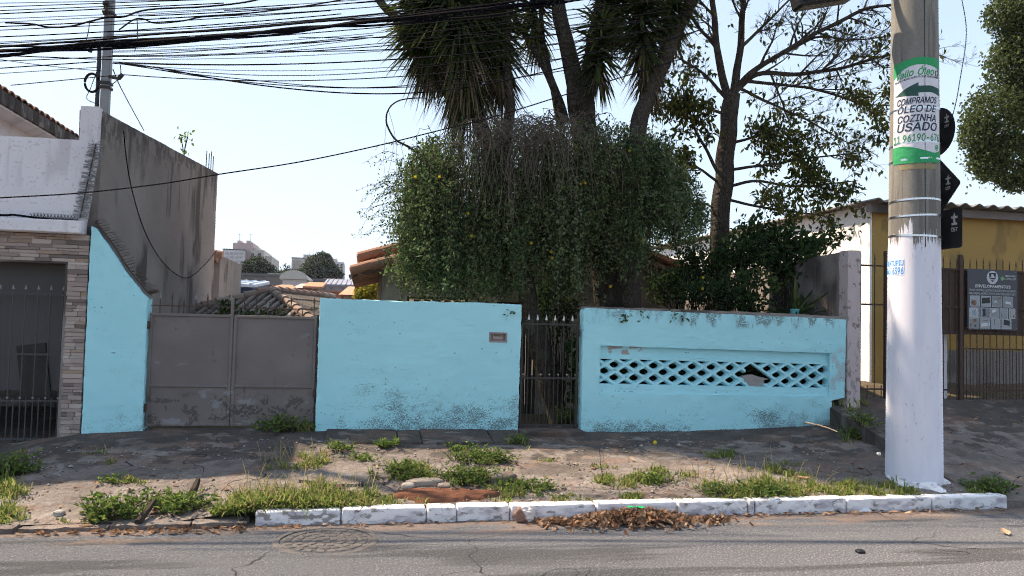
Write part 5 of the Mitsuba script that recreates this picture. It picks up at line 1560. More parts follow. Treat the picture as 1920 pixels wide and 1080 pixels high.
# dry leafless stems on top and the loose fringe on the left
dry = []
for s in range(400):
    px = np.clip(rng.normal(985, 62), 820, 1170)
    top = np.interp(px, TX, TY)
    Y = 12.1 - rng.uniform(-0.3, 1.05)
    a = at(px, top + rng.uniform(-12, 40), Y)
    dr_ = rng.choice([-1, 1]) * rng.uniform(0.1, 0.6)
    u = np.linspace(0, 1, 9)[:, None]
    p = a + np.array([dr_, -0.2, 0]) * u ** 0.7 + np.array([0, 0, 1]) * (rng.uniform(0.1, 0.5) * u - rng.uniform(0.4, 1.6) * u ** 2) + rng.normal(0, 0.03, (9, 3))
    dry.append((p, np.linspace(0.0065, 0.003, 9), 2))
fl, fd = [], []
for s in range(70):
    a = at(rng.uniform(735, 830), rng.uniform(280, 470), 12.4 + rng.uniform(-0.5, 0.5))
    ln = rng.uniform(0.25, 0.75)
    u = np.linspace(0, 1, 9)[:, None]
    p = a + np.array([-ln, 0, 0]) * u + np.array([0, 0, 1]) * (0.18 * u - rng.uniform(0.15, 0.6) * u ** 2) * ln * 2 + rng.normal(0, 0.012, (9, 3))
    stems.append((p, np.linspace(0.005, 0.002, 9), 2))
    n = int(ln * 26)
    i = rng.integers(2, 9, n)
    fl.append(p[i] + rng.normal(0, 0.02, (n, 3)))
    fd.append(rng.normal(0, 1, (n, 3)) + [0, 0, -0.4])
fl = np.vstack(fl)
lm, lc = leaves(fl, np.vstack(fd), 0.045, 0.026, rng, GRN * 0.9)
obj('fringe', lm, 'm_leaf', hb_, False, lc, kind='stuff')
obj('stems', twig_mesh(stems), 'm_twig', hb_, False, kind='stuff')
for sx_, sy_ in ((1168, 592), (1172, 600), (955, 588), (1280, 590), (1262, 588), (1205, 584)):
    c = at(sx_, sy_, 10.565)
    lm, lc = leaves(c + rng.normal(0, 0.035, (9, 3)) * [1, 0.25, 1.3], rng.normal(0, 1, (9, 3)) + [0, 0, -0.6], 0.06, 0.032, rng, GRN * 0.6)
    obj('sprig', lm, 'm_leaf', hb_, False, lc, label='small leafy sprig hanging over the wall top', kind='stuff')
obj('dry_stems', twig_mesh(dry), 'm_drystem', hb_, False, label='bare brown stems matted over the top', kind='stuff')
hoop = spline([at(x, y, 12.2) for x, y in ((790, 292), (765, 275), (742, 262), (728, 240), (724, 220), (732, 200), (750, 188), (778, 184), (800, 184))], 5)
obj('arching_branch', tube(hoop, np.linspace(0.020, 0.008, len(hoop)), 6), 'm_twig', hb_, label='bare branch arching out in a hoop on the left')
hang = [(p, np.linspace(0.004, 0.002, len(p)), 2) for p in (spline([at(x, y, 12.2) for x, y in pts], 4) for pts in (((726, 215), (722, 260), (720, 310), (728, 360)), ((738, 256), (736, 290), (728, 330), (731, 372)), ((728, 205), (740, 250), (744, 300), (742, 330)), ((750, 266), (758, 300), (764, 330))))]
obj('hanging_twig', twig_mesh(hang), 'm_twig', hb_)
for x, y in ((996, 456), (884, 442), (779, 332), (877, 400), (1052, 352), (1088, 345), (1097, 343), (1180, 283), (1144, 537), (1318, 520), (1317, 541), (1235, 452), (1033, 472), (1035, 484), (824, 332), (1206, 450)):
    p = at(x, y, 11.28)
    pet = [tm(*(lambda a: (np.array([p, p + [0.020 * math.cos(a - 0.5), -0.010, 0.020 * math.sin(a - 0.5)], p + [0.026 * math.cos(a), -0.014, 0.026 * math.sin(a)], p + [0.020 * math.cos(a + 0.5), -0.010, 0.020 * math.sin(a + 0.5)]]), [(0, 1, 2), (0, 2, 3)]))(a)) for a in np.arange(5) * 1.2566 + x]
    m = cat(pet)
    obj('flower', m, 'm_leaf', hb_, False, tint(m, (0.62, 0.47, 0.03))[1])

# --- dark broad-leaved shrubs and a spiky plant in front of the boundary wall
SH = [(0.034, 0.064, 0.027), (0.046, 0.080, 0.030), (0.030, 0.050, 0.024), (0.058, 0.092, 0.033)]


def leafy_shrub(label, cx, cy, rx, ry, Y, n, size, seed, base):
    k = thing('leafy_shrub', label, 'shrub', 'dark broad-leaved shrubs behind the lattice wall')
    rg = np.random.default_rng(seed)
    c = at(cx, cy, Y)
    sx, sz = rx / FOC * Y * 1.05, ry / FOC * Y * 1.05
    b = at(base[0], base[1], Y)
    st = []
    ends = c + unit(rg.normal(size=(26, 3))) * rg.uniform(0.3, 0.95, (26, 1)) * [sx, 0.5, sz]
    for e in ends:
        p = spline(np.array([b, b * 0.5 + e * 0.5 + rg.normal(0, 0.08, 3), e]), 5)
        st.append((p, np.linspace(0.016, 0.004, len(p)), 1))
    obj('stem', twig_mesh(st), 'm_twig', k)
    sub = ends[rg.integers(0, 26, n)] + rg.normal(0, 1, (n, 3)) * [sx * 0.20, 0.16, sz * 0.20]
    lm, lc = leaves(sub, rg.normal(0, 0.8, (n, 3)) + [0, 0, -0.3], size * rg.uniform(0.7, 1.2, n), size * 0.5, rg, SH)
    obj('foliage', lm, 'm_leaf', k, False, lc, kind='stuff')


leafy_shrub('dark shrub right against the thin tree trunk above the lattice wall', 1400, 470, 75, 70, 12.6, 1500, 0.13, 81, (1390, 620))
leafy_shrub('dark shrub standing out against the white side wall', 1480, 480, 70, 55, 12.4, 1300, 0.14, 82, (1470, 620))
leafy_shrub('low dark shrub just over the lattice wall top left of the spiky plant', 1360, 550, 100, 45, 11.9, 1300, 0.11, 83, (1370, 640))
leafy_shrub('dark shrub hard against the right flank of the hanging shrub', 1318, 500, 55, 50, 12.7, 1300, 0.09, 86, (1320, 640))
leafy_shrub('dark leafy mass below the right end of the hanging shrub', 1275, 535, 60, 42, 13.0, 1400, 0.09, 87, (1280, 640))
leafy_shrub('dark spray of leaves reaching right across the white side wall', 1545, 445, 38, 22, 12.5, 190, 0.12, 84, (1470, 540))
leafy_shrub('dark low greenery behind the narrow iron gate', 1040, 560, 45, 60, 13.4, 900, 0.10, 85, (1050, 780))
ug = thing('added_undergrowth', 'dense added undergrowth that darkens the openings of the lattice wall', 'undergrowth', kind='stuff')  # leaf mass added so that the lattice openings look dark
rg = np.random.default_rng(88)
n = 9000
P = np.stack([rg.uniform(3.2, 7.2, n), rg.uniform(11.0, 12.0, n), 0.35 + rg.uniform(0, 1.5, n) ** 0.9], 1)
lm, lc = leaves(P, rg.normal(0, 1, (n, 3)), 0.16, 0.09, rg, SH)
obj('foliage', lm, 'm_leaf', ug, False, lc, kind='stuff')
sk = thing('spiky_plant', 'spiky strap-leaved plant against the grey boundary wall', 'plant')
rg = np.random.default_rng(90)
p0 = at(1490, 600, 11.5)
ang, el = rg.uniform(0, 2 * np.pi, 42), rg.uniform(0.15, 1.45, 42)
a = swords(p0 + rg.normal(0, 0.02, (42, 3)), np.stack([np.cos(ang) * np.cos(el), np.sin(ang) * np.cos(el), np.sin(el)], 1), rg.uniform(0.6, 0.95, 42), 0.06, rg.uniform(0.1, 0.5, 42), rg, [(0.040, 0.068, 0.030), (0.034, 0.058, 0.028)])
for i in range(42):
    v0 = i * 10
    obj('leaf', tm(a[0].vertices[v0:v0 + 10], a[0].faces[:8]), 'm_leaf', sk, False, a[1][v0:v0 + 10])
obj('stem', rod(p0 - [0, 0, 1.6], p0, 0.05, 8), 'm_bark', sk)
pot = solo('turquoise_pot', 'small turquoise plastic pot peeping over the lattice wall top', 'pot', lathe([(0.0, 2.12), (0.05, 2.12), (0.065, 2.30), (0.072, 2.31), (0.07, 2.33), (0.055, 2.33), (0.05, 2.25), (0.0, 2.25)], 16, at(1490, 580, 11.0)[:2]), 'm_vc', False, np.tile([0.10, 0.33, 0.36], (128, 1)))
solo('garden_post', 'short rotten wooden post that carries the turquoise pot', 'post', rod([*at(1490, 580, 11.0)[:2], 0.2], [*at(1490, 580, 11.0)[:2], 2.115], 0.05, 8), 'm_bark')

# --- tree at the right edge
ft = thing('street_tree', 'dense small-leaved tree reaching in from the right edge over the ochre house', 'tree')
rg = np.random.default_rng(95)
tips, tw = [], []
q, r, m = limb([(2130, 640), (2120, 400), (2090, 200), (2080, 60)], 16.0, 0.24, 0.16, seed=95, sides=14)
tb = q[0].copy()
obj('trunk', cat([m, tube([[tb[0], tb[1], 0.3], tb], [0.28, 0.24], 14)]), 'm_bark', ft, True)
blobs = [(1865, 215, 62, 62), (1835, 250, 38, 45), (1890, 300, 70, 55), (1850, 300, 40, 45), (1900, 120, 55, 60), (1960, 200, 70, 150), (1880, 30, 36, 40), (1930, 20, 60, 60), (2040, 120, 110, 150), (2050, 280, 100, 90), (1905, 345, 45, 18), (1908, 95, 40, 55), (1915, 175, 42, 55), (1925, 60, 45, 50), (2130, 180, 100, 150)]
pts = []
for (x, y, rx, ry) in blobs:
    q2, _, m = limb([(2100, 330), ((x + 2100) / 2, y + 40), (x, y)], [16.0, 15.9, 15.8], 0.09, 0.02, seed=x)
    obj('limb', m, 'm_bark', ft, True)
    c = at(x, y, 15.8)
    n = int(rx * ry * 0.80)
    dd = unit(rg.normal(size=(n, 3))) * rg.uniform(0.2, 1, (n, 1)) ** 0.45
    k = 15.8 / FOC * 1.1
    pts.append(c + dd * [rx * k, min(rx, ry) * k, ry * k] * (1 + 0.25 * rg.normal(size=(n, 1)) * (rg.random((n, 1)) < 0.3)))
pts = np.vstack(pts)
lm, lc = leaves(pts, rg.normal(0, 1, pts.shape), rg.uniform(0.07, 0.12, len(pts)), 0.055, rg, [(0.095, 0.125, 0.052), (0.070, 0.095, 0.038), (0.135, 0.165, 0.078), (0.050, 0.070, 0.030)])
obj('crown', lm, 'm_leaf', ft, False, lc, kind='stuff')

# --- yellow-green bush beyond the wall, far trees
def puff_tree(name, label, blobs, Y, size, n, cols, seed, trunk, c='tree'):
    k = thing(name, label, c)
    rg = np.random.default_rng(seed)
    pts = []
    s = Y / FOC
    tot = sum(b[2] * b[3] for b in blobs)
    for (x, y, rx, ry) in blobs:
        m = int(n * rx * ry / tot)
        dd = unit(rg.normal(size=(m, 3))) * rg.uniform(0.15, 1, (m, 1)) ** 0.4
        pts.append(at(x, y, Y) + dd * [rx * s, rx * s, ry * s])
    pts = np.vstack(pts)
    lm, lc = leaves(pts, rg.normal(0, 1, pts.shape), size * rg.uniform(0.6, 1.3, len(pts)), size * 0.6, rg, cols)
    obj('crown', lm, 'm_leaf', k, False, lc, kind='stuff')
    a = at(*trunk, Y)
    st = [tube([[a[0], Y, terrain(a[0], np.array(Y)) - 0.5], a], [size * 0.45, size * 0.3], 8)]
    for (x, y, rx, ry) in blobs:
        st.append(tube([a, at(x, y, Y)], [size * 0.25, size * 0.08], 5))
    obj('trunk', cat(st), 'm_bark', k)


puff_tree('yellow_bush', 'yellow-green leafy bush just above the middle turquoise wall', [(690, 548, 24, 16), (705, 540, 14, 16), (675, 556, 14, 10)], 26, 0.13, 1300, [(0.26, 0.24, 0.03), (0.18, 0.19, 0.035), (0.30, 0.25, 0.04)], 3, (692, 560), 'bush')
FT = [(0.045, 0.060, 0.035), (0.055, 0.070, 0.038), (0.038, 0.050, 0.032)]
puff_tree('far_tree', 'flat-topped dark tree in front of the far apartment tower', [(480, 497, 22, 12), (462, 505, 16, 9), (500, 504, 14, 9), (485, 489, 12, 6), (475, 510, 20, 6)], 170, 0.75, 2600, FT, 4, (482, 518))
puff_tree('far_tree', 'big dark bushy tree in front of the pale far tower', [(600, 500, 30, 20), (606, 483, 14, 10), (582, 508, 18, 14), (622, 510, 18, 12), (598, 515, 34, 10), (634, 518, 10, 6)], 190, 0.8, 4200, FT, 5, (600, 524))
puff_tree('far_hedge', 'low dark row of bushes between the two far towers', [(525, 513, 14, 4), (545, 511, 14, 5), (560, 512, 10, 5)], 200, 0.7, 900, FT, 6, (540, 516), 'hedge')
bare = thing('bare_tree', 'small bare twiggy tree between the two far towers', 'tree')
a = at(532, 515, 210)
tw, tips = [], []
for k in range(5):
    e = at(532 + (k - 2) * 7, 496 + abs(k - 2) * 3, 210)
    q = spline(np.array([a, (a + e) / 2 + rng.normal(0, 0.4, 3), e]), 4)
    tw.append((q, np.linspace(0.15, 0.07, len(q)), 0))
    twigs(q, np.linspace(0.15, 0.1, len(q)), rng, 0, tw, tips, 1.0, 0.2, (7, 4), 0.5)
obj('branches', cat([tube(p, np.maximum(r, 0.05), 4) for p, r, d in tw]), 'm_twig', bare)
# ------------------------------------------------------------------ weeds, litter and small things on the ground
def ground_at(px, py, zf=None):
    """The point of the pavement (or of another height function) seen at this pixel."""
    d = FWD + RGT * ((px - 960) / FOC) + UPV * ((540 - py) / FOC)
    z = 0.2
    for _ in range(8):
        p = EYE + d * ((z - EYE[2]) / d[2])
        f = zf or (lambda x, y: pave_z(x, y) if x < 6.96 else raised_z(x, y))
        z = float(f(np.array(p[0]), np.array(np.clip(p[1], 7.62, 11.3))))
    return p


def gz(x, y):
    return np.where(x < 6.96, pave_z(np.asarray(x), np.asarray(y)), raised_z(np.asarray(x), np.asarray(y)))


GC = [(0.34, 0.30, 0.15), (0.155, 0.225, 0.050), (0.20, 0.265, 0.065), (0.12, 0.175, 0.042), (0.29, 0.28, 0.11)]
WC = [(0.115, 0.180, 0.045), (0.155, 0.225, 0.058), (0.085, 0.140, 0.038), (0.20, 0.245, 0.075)]
rng = np.random.default_rng(111)
blades, bdir, blen, bw_ = [], [], [], []
# px, py, half-width, half-height (picture), count, blade length
GRASS = [(560, 945, 130, 22, 2600, 0.20), (470, 965, 55, 18, 800, 0.18), (650, 940, 70, 14, 700, 0.12), (430, 972, 24, 10, 260, 0.16), (600, 860, 25, 20, 260, 0.10), (545, 872, 50, 10, 220, 0.10), (10, 920, 30, 40, 700, 0.16), (5, 970, 26, 22, 420, 0.15),
         (760, 880, 32, 18, 520, 0.12), (955, 925, 55, 16, 520, 0.09), (1205, 900, 62, 16, 800, 0.11), (1155, 905, 26, 10, 220, 0.10), (1185, 932, 22, 5, 160, 0.08), (1400, 918, 70, 16, 1000, 0.13), (1450, 885, 50, 9, 420, 0.12), (1510, 920, 60, 16, 600, 0.13), (1590, 920, 70, 14, 900, 0.13),
         (1680, 925, 50, 10, 500, 0.11), (1365, 860, 16, 12, 160, 0.13), (1075, 935, 70, 6, 240, 0.05), (1110, 876, 24, 5, 90, 0.06), (1850, 925, 30, 10, 260, 0.12), (1600, 755, 26, 12, 320, 0.13), (235, 900, 24, 6, 140, 0.07), (700, 942, 90, 6, 240, 0.08), (977, 826, 10, 16, 120, 0.14),
         (1300, 936, 120, 4, 200, 0.05), (560, 800, 30, 6, 160, 0.2), (320, 935, 40, 8, 200, 0.06), (190, 846, 30, 8, 70, 0.06), (1025, 868, 30, 8, 60, 0.05), (160, 985, 60, 10, 120, 0.06)]
for (px, py, rx, ry, n, ln) in GRASS:
    k = max(4, n // 22)
    cx, cy = px + rng.normal(0, 0.5, k) * rx, py + rng.normal(0, 0.5, k) * ry
    for i in range(n):
        j = rng.integers(k)
        p = ground_at(cx[j] + rng.normal(0, 5), min(cy[j] + rng.normal(0, 2), 1000)) if i < k * 3 else None
        if p is None:
            b = blades[rng.integers(max(0, len(blades) - k * 3), len(blades))]
            p = b + rng.normal(0, 0.025, 3) * [1, 1, 0]
            p[2] = float(gz(p[0], np.clip(p[1], 7.7, 11.2)))
        if p[1] < 7.70:
            p[1] = 7.72
        blades.append(p)
        bdir.append([rng.normal(0, 0.42), rng.normal(0, 0.42), 1.0])
        blen.append(ln * rng.uniform(0.5, 1.35))
        bw_.append(rng.uniform(0.004, 0.009))
a = swords(np.array(blades) - [0, 0, 0.01], np.array(bdir), np.array(blen), np.array(bw_) * 1.5, rng.uniform(1.0, 4.5, len(blen)), rng, GC, 3, 0.35)
stalks = np.array([ground_at(rng.normal(570, 75), rng.normal(930, 12)) for _ in range(110)] + [ground_at(rng.normal(1400, 90), rng.normal(905, 12)) for _ in range(60)] + [ground_at(rng.normal(545, 30), rng.normal(872, 6)) for _ in range(40)])
b = swords(stalks, np.stack([rng.normal(0, 0.22, len(stalks)), rng.normal(0, 0.22, len(stalks)), np.ones(len(stalks))], 1), rng.uniform(0.22, 0.42, len(stalks)), 0.0045, rng.uniform(0.4, 1.6, len(stalks)), rng, [(0.33, 0.29, 0.16), (0.26, 0.24, 0.11)], 4)
a = (cat([a[0], b[0]]), np.vstack([a[1], b[1]]))
k = num('grass')
scene[k] = mikit.ply(a[0], 'm_leaf', color=a[1])
labels[k] = {'label': 'ragged tufts of grass growing through the broken pavement', 'category': 'grass', 'kind': 'stuff'}


def weed(label, px, py, r, h, n, seed, size=0.055, cols=WC):
    c = ground_at(px, py)
    rg = np.random.default_rng(seed)
    k = thing('weed', label, 'weed', 'low leafy weeds on the pavement')
    m = max(5, n // 14)
    roots = c + rg.normal(0, 0.5, (m, 3)) * [r, r * 0.6, 0]
    roots[:, 1] = np.maximum(roots[:, 1], 7.74)
    roots[:, 2] = gz(roots[:, 0], roots[:, 1])
    st, P, D = [], [], []
    for q in roots:
        for _ in range(3):
            e = q + np.array([rg.normal(0, 0.09), rg.normal(0, 0.09), h * rg.uniform(0.3, 1.1)])
            st.append((np.array([q - [0, 0, 0.01], (q + e) / 2 + rg.normal(0, 0.01, 3), e]), np.array([0.004, 0.003, 0.0015]), 2))
            t = rg.uniform(0.15, 1.0, n // (3 * m) + 1)[:, None]
            P.append(q + (e - q) * t + rg.normal(0, 0.012, (len(t), 3)))
            D.append(np.stack([rg.normal(0, 1, len(t)), rg.normal(0, 1, len(t)), rg.uniform(0.0, 0.8, len(t))], 1))
    P, D = np.vstack(P), np.vstack(D)
    lm, lc = leaves(P, D, size * rg.uniform(0.6, 1.3, len(P)), size * 0.5, rg, cols)
    obj('foliage', lm, 'm_leaf', k, False, lc, kind='stuff')
    obj('stem', twig_mesh(st), 'm_twig', k)


WEEDS = [('big leafy weed patch left of the low grey mound', 890, 905, 0.34, 0.16, 900, 0.05), ('upper end of the leafy weed strip leading up to the cement apron', 905, 862, 0.30, 0.15, 700, 0.05), ('leafy weed clump beside the heaved slab, left of the red earth', 755, 892, 0.26, 0.15, 560, 0.05),
         ('creeping weed right of the low grey mound', 985, 915, 0.32, 0.08, 420, 0.05), ('bushy weed on the broken kerb by the short wooden stick', 205, 975, 0.22, 0.20, 420, 0.07), ('straggling weed patch by the leaning stick on the left pavement', 340, 955, 0.30, 0.16, 480, 0.06), ('weed right at the left edge of the picture above the dropped kerb', 18, 890, 0.25, 0.22, 380, 0.06),
         ('small weed rosette at the foot of the cement apron', 722, 832, 0.10, 0.09, 90, 0.08), ('tiny weed tuft on bare pavement left of the weed clump', 675, 862, 0.12, 0.06, 110, 0.05), ('weed at the end of the heaved slab by the driveway', 640, 838, 0.12, 0.12, 120, 0.06), ('small weed in the crack just above the leafy strip', 862, 842, 0.08, 0.06, 70, 0.06),
         ('leafy weed on the pavement edge above the leaf heap', 1235, 905, 0.20, 0.12, 280, 0.05), ('low weed among the grass over the kerb left of the pole', 1335, 925, 0.22, 0.11, 260, 0.05), ('broad-leaved weed on the kerb just left of the pole foot', 1440, 930, 0.18, 0.14, 200, 0.08), ('leafy weed where the turquoise wall meets the raised pavement', 1605, 762, 0.24, 0.18, 300, 0.06),
         ('weed clump on the kerb right of the pole foot', 1855, 928, 0.24, 0.14, 300, 0.06), ('weed growing against the foot of the driveway gate', 530, 806, 0.34, 0.22, 480, 0.06), ('sprig of weed beside the sill of the narrow gate', 978, 830, 0.06, 0.14, 60, 0.05), ('leafy weed just inside the narrow iron gate', 1062, 792, 0.12, 0.22, 160, 0.07),
         ('flat weed in the shaded pavement at far left', 215, 902, 0.14, 0.05, 90, 0.05)]
for i, w in enumerate(WEEDS):
    weed(w[0], w[1], w[2], w[3], w[4], w[5], 200 + i, w[6])
tw = thing('dry_weed', 'single tall dry weed stem with a few twigs above the leaf heap', 'weed')
c = ground_at(1132, 905)
st = [(np.array([c, c + [-0.04, 0, 0.2], c + [-0.06, 0.0, 0.38]]), np.array([0.006, 0.004, 0.002]), 1)] + [(np.array([c + [-0.03, 0, 0.12 + 0.05 * k], c + [0.06 * (-1) ** k, 0, 0.17 + 0.06 * k], c + [0.08 * (-1) ** k, 0, 0.22 + 0.06 * k]]), np.array([0.003, 0.002, 0.0015]), 2) for k in range(4)]
obj('stem', twig_mesh(st), 'm_twig', tw)


# fallen leaves: curled four-sided scraps
def curled(P, L, rng, cols, lie=0.35):
    n = len(P)
    yaw, tilt, rollv = rng.uniform(0, 2 * np.pi, n), rng.normal(0, lie, n), rng.normal(0, lie, n)
    D = np.stack([np.cos(yaw) * np.cos(tilt), np.sin(yaw) * np.cos(tilt), np.sin(tilt)], 1)
    S = unit(np.cross(np.array([0, 0, 1.0]), D)) * np.cos(rollv)[:, None] + np.array([0, 0, 1.0]) * np.sin(rollv)[:, None]
    N = np.cross(D, S)
    curl = rng.uniform(0.15, 0.6, n)[:, None]
    L = np.asarray(L)[:, None]
    W = L * rng.uniform(0.35, 0.55, (n, 1))
    rows = []
    for t, w in ((0.0, 0.1), (0.35, 1.0), (0.7, 0.8), (1.0, 0.05)):
        c = P + D * L * (t - 0.5) + N * curl * L * ((t - 0.5) ** 2 * 1.2)
        rows += [c - S * W * w / 2 + N * W * w * curl * 0.7, c, c + S * W * w / 2 + N * W * w * curl * 0.7]
    v = np.stack(rows, 1).reshape(-1, 3)
    b = np.arange(n)[:, None] * 12
    tri = [(3 * i + j, 3 * i + j + 1, 3 * i + 4 + j) for i in range(3) for j in range(2)] + [(3 * i + j, 3 * i + 4 + j, 3 * i + 3 + j) for i in range(3) for j in range(2)]
    f = np.concatenate([b + list(t) for t in tri], 1).reshape(-1, 3)
    cols = np.asarray(cols, float)
    c = cols[rng.integers(0, len(cols), n)] * rng.uniform(0.7, 1.25, (n, 1))
    return tm(v, f), np.repeat(c, 12, 0)


LC = [(0.22, 0.120, 0.072), (0.29, 0.175, 0.110), (0.12, 0.070, 0.045), (0.36, 0.240, 0.165), (0.18, 0.120, 0.080), (0.24, 0.175, 0.13)]


def rz(x, y):
    return float(road_z(np.array(x), np.array(y)))


P = []
for (x0, x1, y0, y1, n, hgt) in ((2.02, 3.38, 7.00, 7.57, 1350, 0.12), (1.65, 2.1, 7.25, 7.55, 110, 0.03), (3.3, 3.75, 7.15, 7.5, 70, 0.03)):
    for i in range(n):
        u, v = rng.normal(0, 0.24), rng.normal(0, 0.22)
        x, y = (x0 + x1) / 2 + u * (x1 - x0), y0 + (y1 - y0) * (0.62 + v - 0.12 * (u > 0.1) * (u - 0.1))
        y = min(y, 7.585)
        h = hgt * max(0, 1 - (abs(u) / 0.52) ** 2) * max(0, 1 - (abs(v) / 0.55) ** 2)
        P.append([x, y, rz(x, y) + 0.012 + h * rng.random() ** 0.7])
m, c = curled(np.array(P), rng.uniform(0.025, 0.10, len(P)), rng, LC, 0.6)
k = num('leaf_heap')
scene[k] = mikit.ply(m, 'm_dry', color=c)
labels[k] = {'label': 'long heap of curled brown leaves swept against the white kerb', 'category': 'leaves', 'kind': 'stuff'}
P = []
for (x0, x1, y0, y1, n) in ((-2.2, -1.0, 7.35, 7.58, 130), (-3.6, -2.2, 7.42, 7.56, 50), (-1.0, 1.6, 7.46, 7.58, 40), (3.6, 7.2, 7.46, 7.59, 130), (-1.9, -1.1, 7.8, 8.15, 0)):
    for i in range(n):
        x, y = rng.uniform(x0, x1), rng.uniform(y0, y1)
        P.append([x, y, rz(x, y) + 0.014])
for i in range(260):
    px, py = [(rng.normal(310, 60), rng.normal(968, 10)), (rng.normal(1600, 45), rng.normal(842, 9)), (rng.normal(1400, 200), rng.normal(860, 30)), (rng.uniform(40, 600), rng.uniform(890, 985)), (rng.normal(840, 60), rng.normal(918, 10)), (rng.uniform(1790, 1920), rng.uniform(780, 900)), (rng.uniform(640, 1200), rng.uniform(845, 930))][i % 7]
    if px > 1655 and px < 1775:
        continue
    q = ground_at(px, py)
    if q[1] > 7.75 and q[1] < 10.5:
        P.append(q + [0, 0, 0.012])
m, c = curled(np.array(P), rng.uniform(0.035, 0.085, len(P)), rng, LC, 0.25)
k = num('leaf_litter')
scene[k] = mikit.ply(m, 'm_dry', color=c)
labels[k] = {'label': 'scattered dry brown leaves over the pavement and along the gutter', 'category': 'leaves', 'kind': 'stuff'}
for lab, px, py, L, road in (('big curled tan leaf in the grass left of the pole foot', 1505, 902, 0.16, 0), ('single tan leaf lying on the asphalt at far right', 1885, 1003, 0.15, 1), ('tan leaf lying on the left pavement in the sun', 175, 937, 0.15, 0), ('orange leaf in the gutter of the dropped kerb', 160, 992, 0.12, 1)):
    q = ground_at(px, py, (lambda x, y: float(road_z(x, np.array(7.0)))) if road else None)
    q = q + [0, 0, 0.02]
    m, c = curled(np.array([q]), np.array([L]), np.random.default_rng(px), LC[3:4], 0.06)
    solo('fallen_leaf', lab, 'leaf', m, 'm_dry', False, c)

# loose gravel and crumbs of paving
n = 3800
gx, gy_ = rng.uniform(-4.5, 6.9, n), 7.8 + 2.4 * rng.random(n) ** 1.3
keep = meshkit.fbm(np.stack([gx * 1.5, gy_ * 2, gx * 0], -1), 3, 4) > rng.uniform(0.40, 0.62, n)
gx, gy_ = gx[keep], gy_[keep]
n = len(gx)
gs = rng.uniform(0.006, 0.020, n) * (1 + 1.2 * (rng.random(n) < 0.05))
cv = np.array([(1, 0, 0), (0, 1, 0), (-1, 0, 0), (0, -1, 0), (0, 0, 0.8), (0, 0, -0.5)], float)
vv = cv[None] * gs[:, None, None] * rng.uniform(0.6, 1.3, (n, 6, 1)) + np.stack([gx, gy_, gz(gx, gy_) + gs * 0.3], -1)[:, None]
ff = np.array([(0, 1, 4), (1, 2, 4), (2, 3, 4), (3, 0, 4), (1, 0, 5), (2, 1, 5), (3, 2, 5), (0, 3, 5)])
gm = tm(vv.reshape(-1, 3), (np.arange(n)[:, None, None] * 6 + ff[None]).reshape(-1, 3))
k = num('gravel')
scene[k] = mikit.ply(gm, 'm_vc', color=np.repeat(np.array([(0.20, 0.17, 0.155), (0.14, 0.115, 0.105), (0.28, 0.25, 0.23), (0.17, 0.10, 0.075)])[rng.integers(0, 4, n)], 6, 0))
labels[k] = {'label': 'loose gravel and crumbs of broken paving scattered over the pavement', 'category': 'gravel', 'kind': 'stuff'}


# stones, slabs, sticks, rubbish
def lump(name, label, px, py, sx, sy, sz, col, seed, c='stone', bs='m_vc', sink=0.3):
    q = ground_at(px, py)
    m = trimesh.creation.icosphere(3, 1.0)
    v = m.vertices * (0.75 + 0.5 * meshkit.fbm(m.vertices * 1.4 + seed, 3)[:, None])
    v = np.sign(v) * np.abs(v) ** 0.8 * [sx, sy, sz]
    v += 0.12 * sz * (meshkit.noise(v * 60 + seed)[:, None] - 0.5)
    m = tm(v + q + [0, 0, sz * (1 - sink) * 0.6], m.faces)
    if bs == 'm_vc':
        return solo(name, label, c, m, bs, False, tint(m, col)[1])
    return solo(name, label, c, m, bs, True)


lump('soil_mound', 'low grey gravelly mound between the leafy weeds', 942, 905, 0.17, 0.13, 0.085, 0, 5, 'mound', 'm_pave')
for i, (lab, px, py, sx, sy, sz) in enumerate((('flat broken paving lump above the red earth', 797, 908, 0.20, 0.10, 0.045), ('small pale stone left of the red earth', 765, 915, 0.07, 0.05, 0.04), ('pale flat stone right of the flat paving lump', 836, 913, 0.09, 0.06, 0.03), ('brown clod at the edge of the red earth', 850, 922, 0.06, 0.05, 0.03),
                                               ('small stone on the left pavement', 110, 965, 0.05, 0.05, 0.03), ('white pebble near the raised pavement foot', 1648, 852, 0.018, 0.018, 0.016))):
    lump('stone', lab, px, py, sx, sy, sz, [(0.27, 0.23, 0.20), (0.33, 0.30, 0.27), (0.24, 0.20, 0.18), (0.16, 0.10, 0.07), (0.30, 0.28, 0.26), (0.6, 0.6, 0.58)][i], 20 + i)


def slab(label, pts, t, seed, tilt=(0, 0), bs='m_pave'):
    q = np.array([ground_at(*p) for p in pts])
    c = q.mean(0)
    m = trimesh.creation.extrude_polygon(sg.Polygon(q[:, :2] - c[:2]), t, engine='earcut')
    m.vertices[:, 2] += m.vertices[:, 0] * tilt[0] + m.vertices[:, 1] * tilt[1]
    g = gz(m.vertices[:, 0] + c[0], m.vertices[:, 1] + c[1]) - c[2]
    m.vertices += [c[0], c[1], c[2] - 0.012]
    m.vertices[:, 2] += g * 0.9
    solo('paving_slab', label, 'slab', rough(m, 0.008, 0.05, 9, seed), bs, 30)


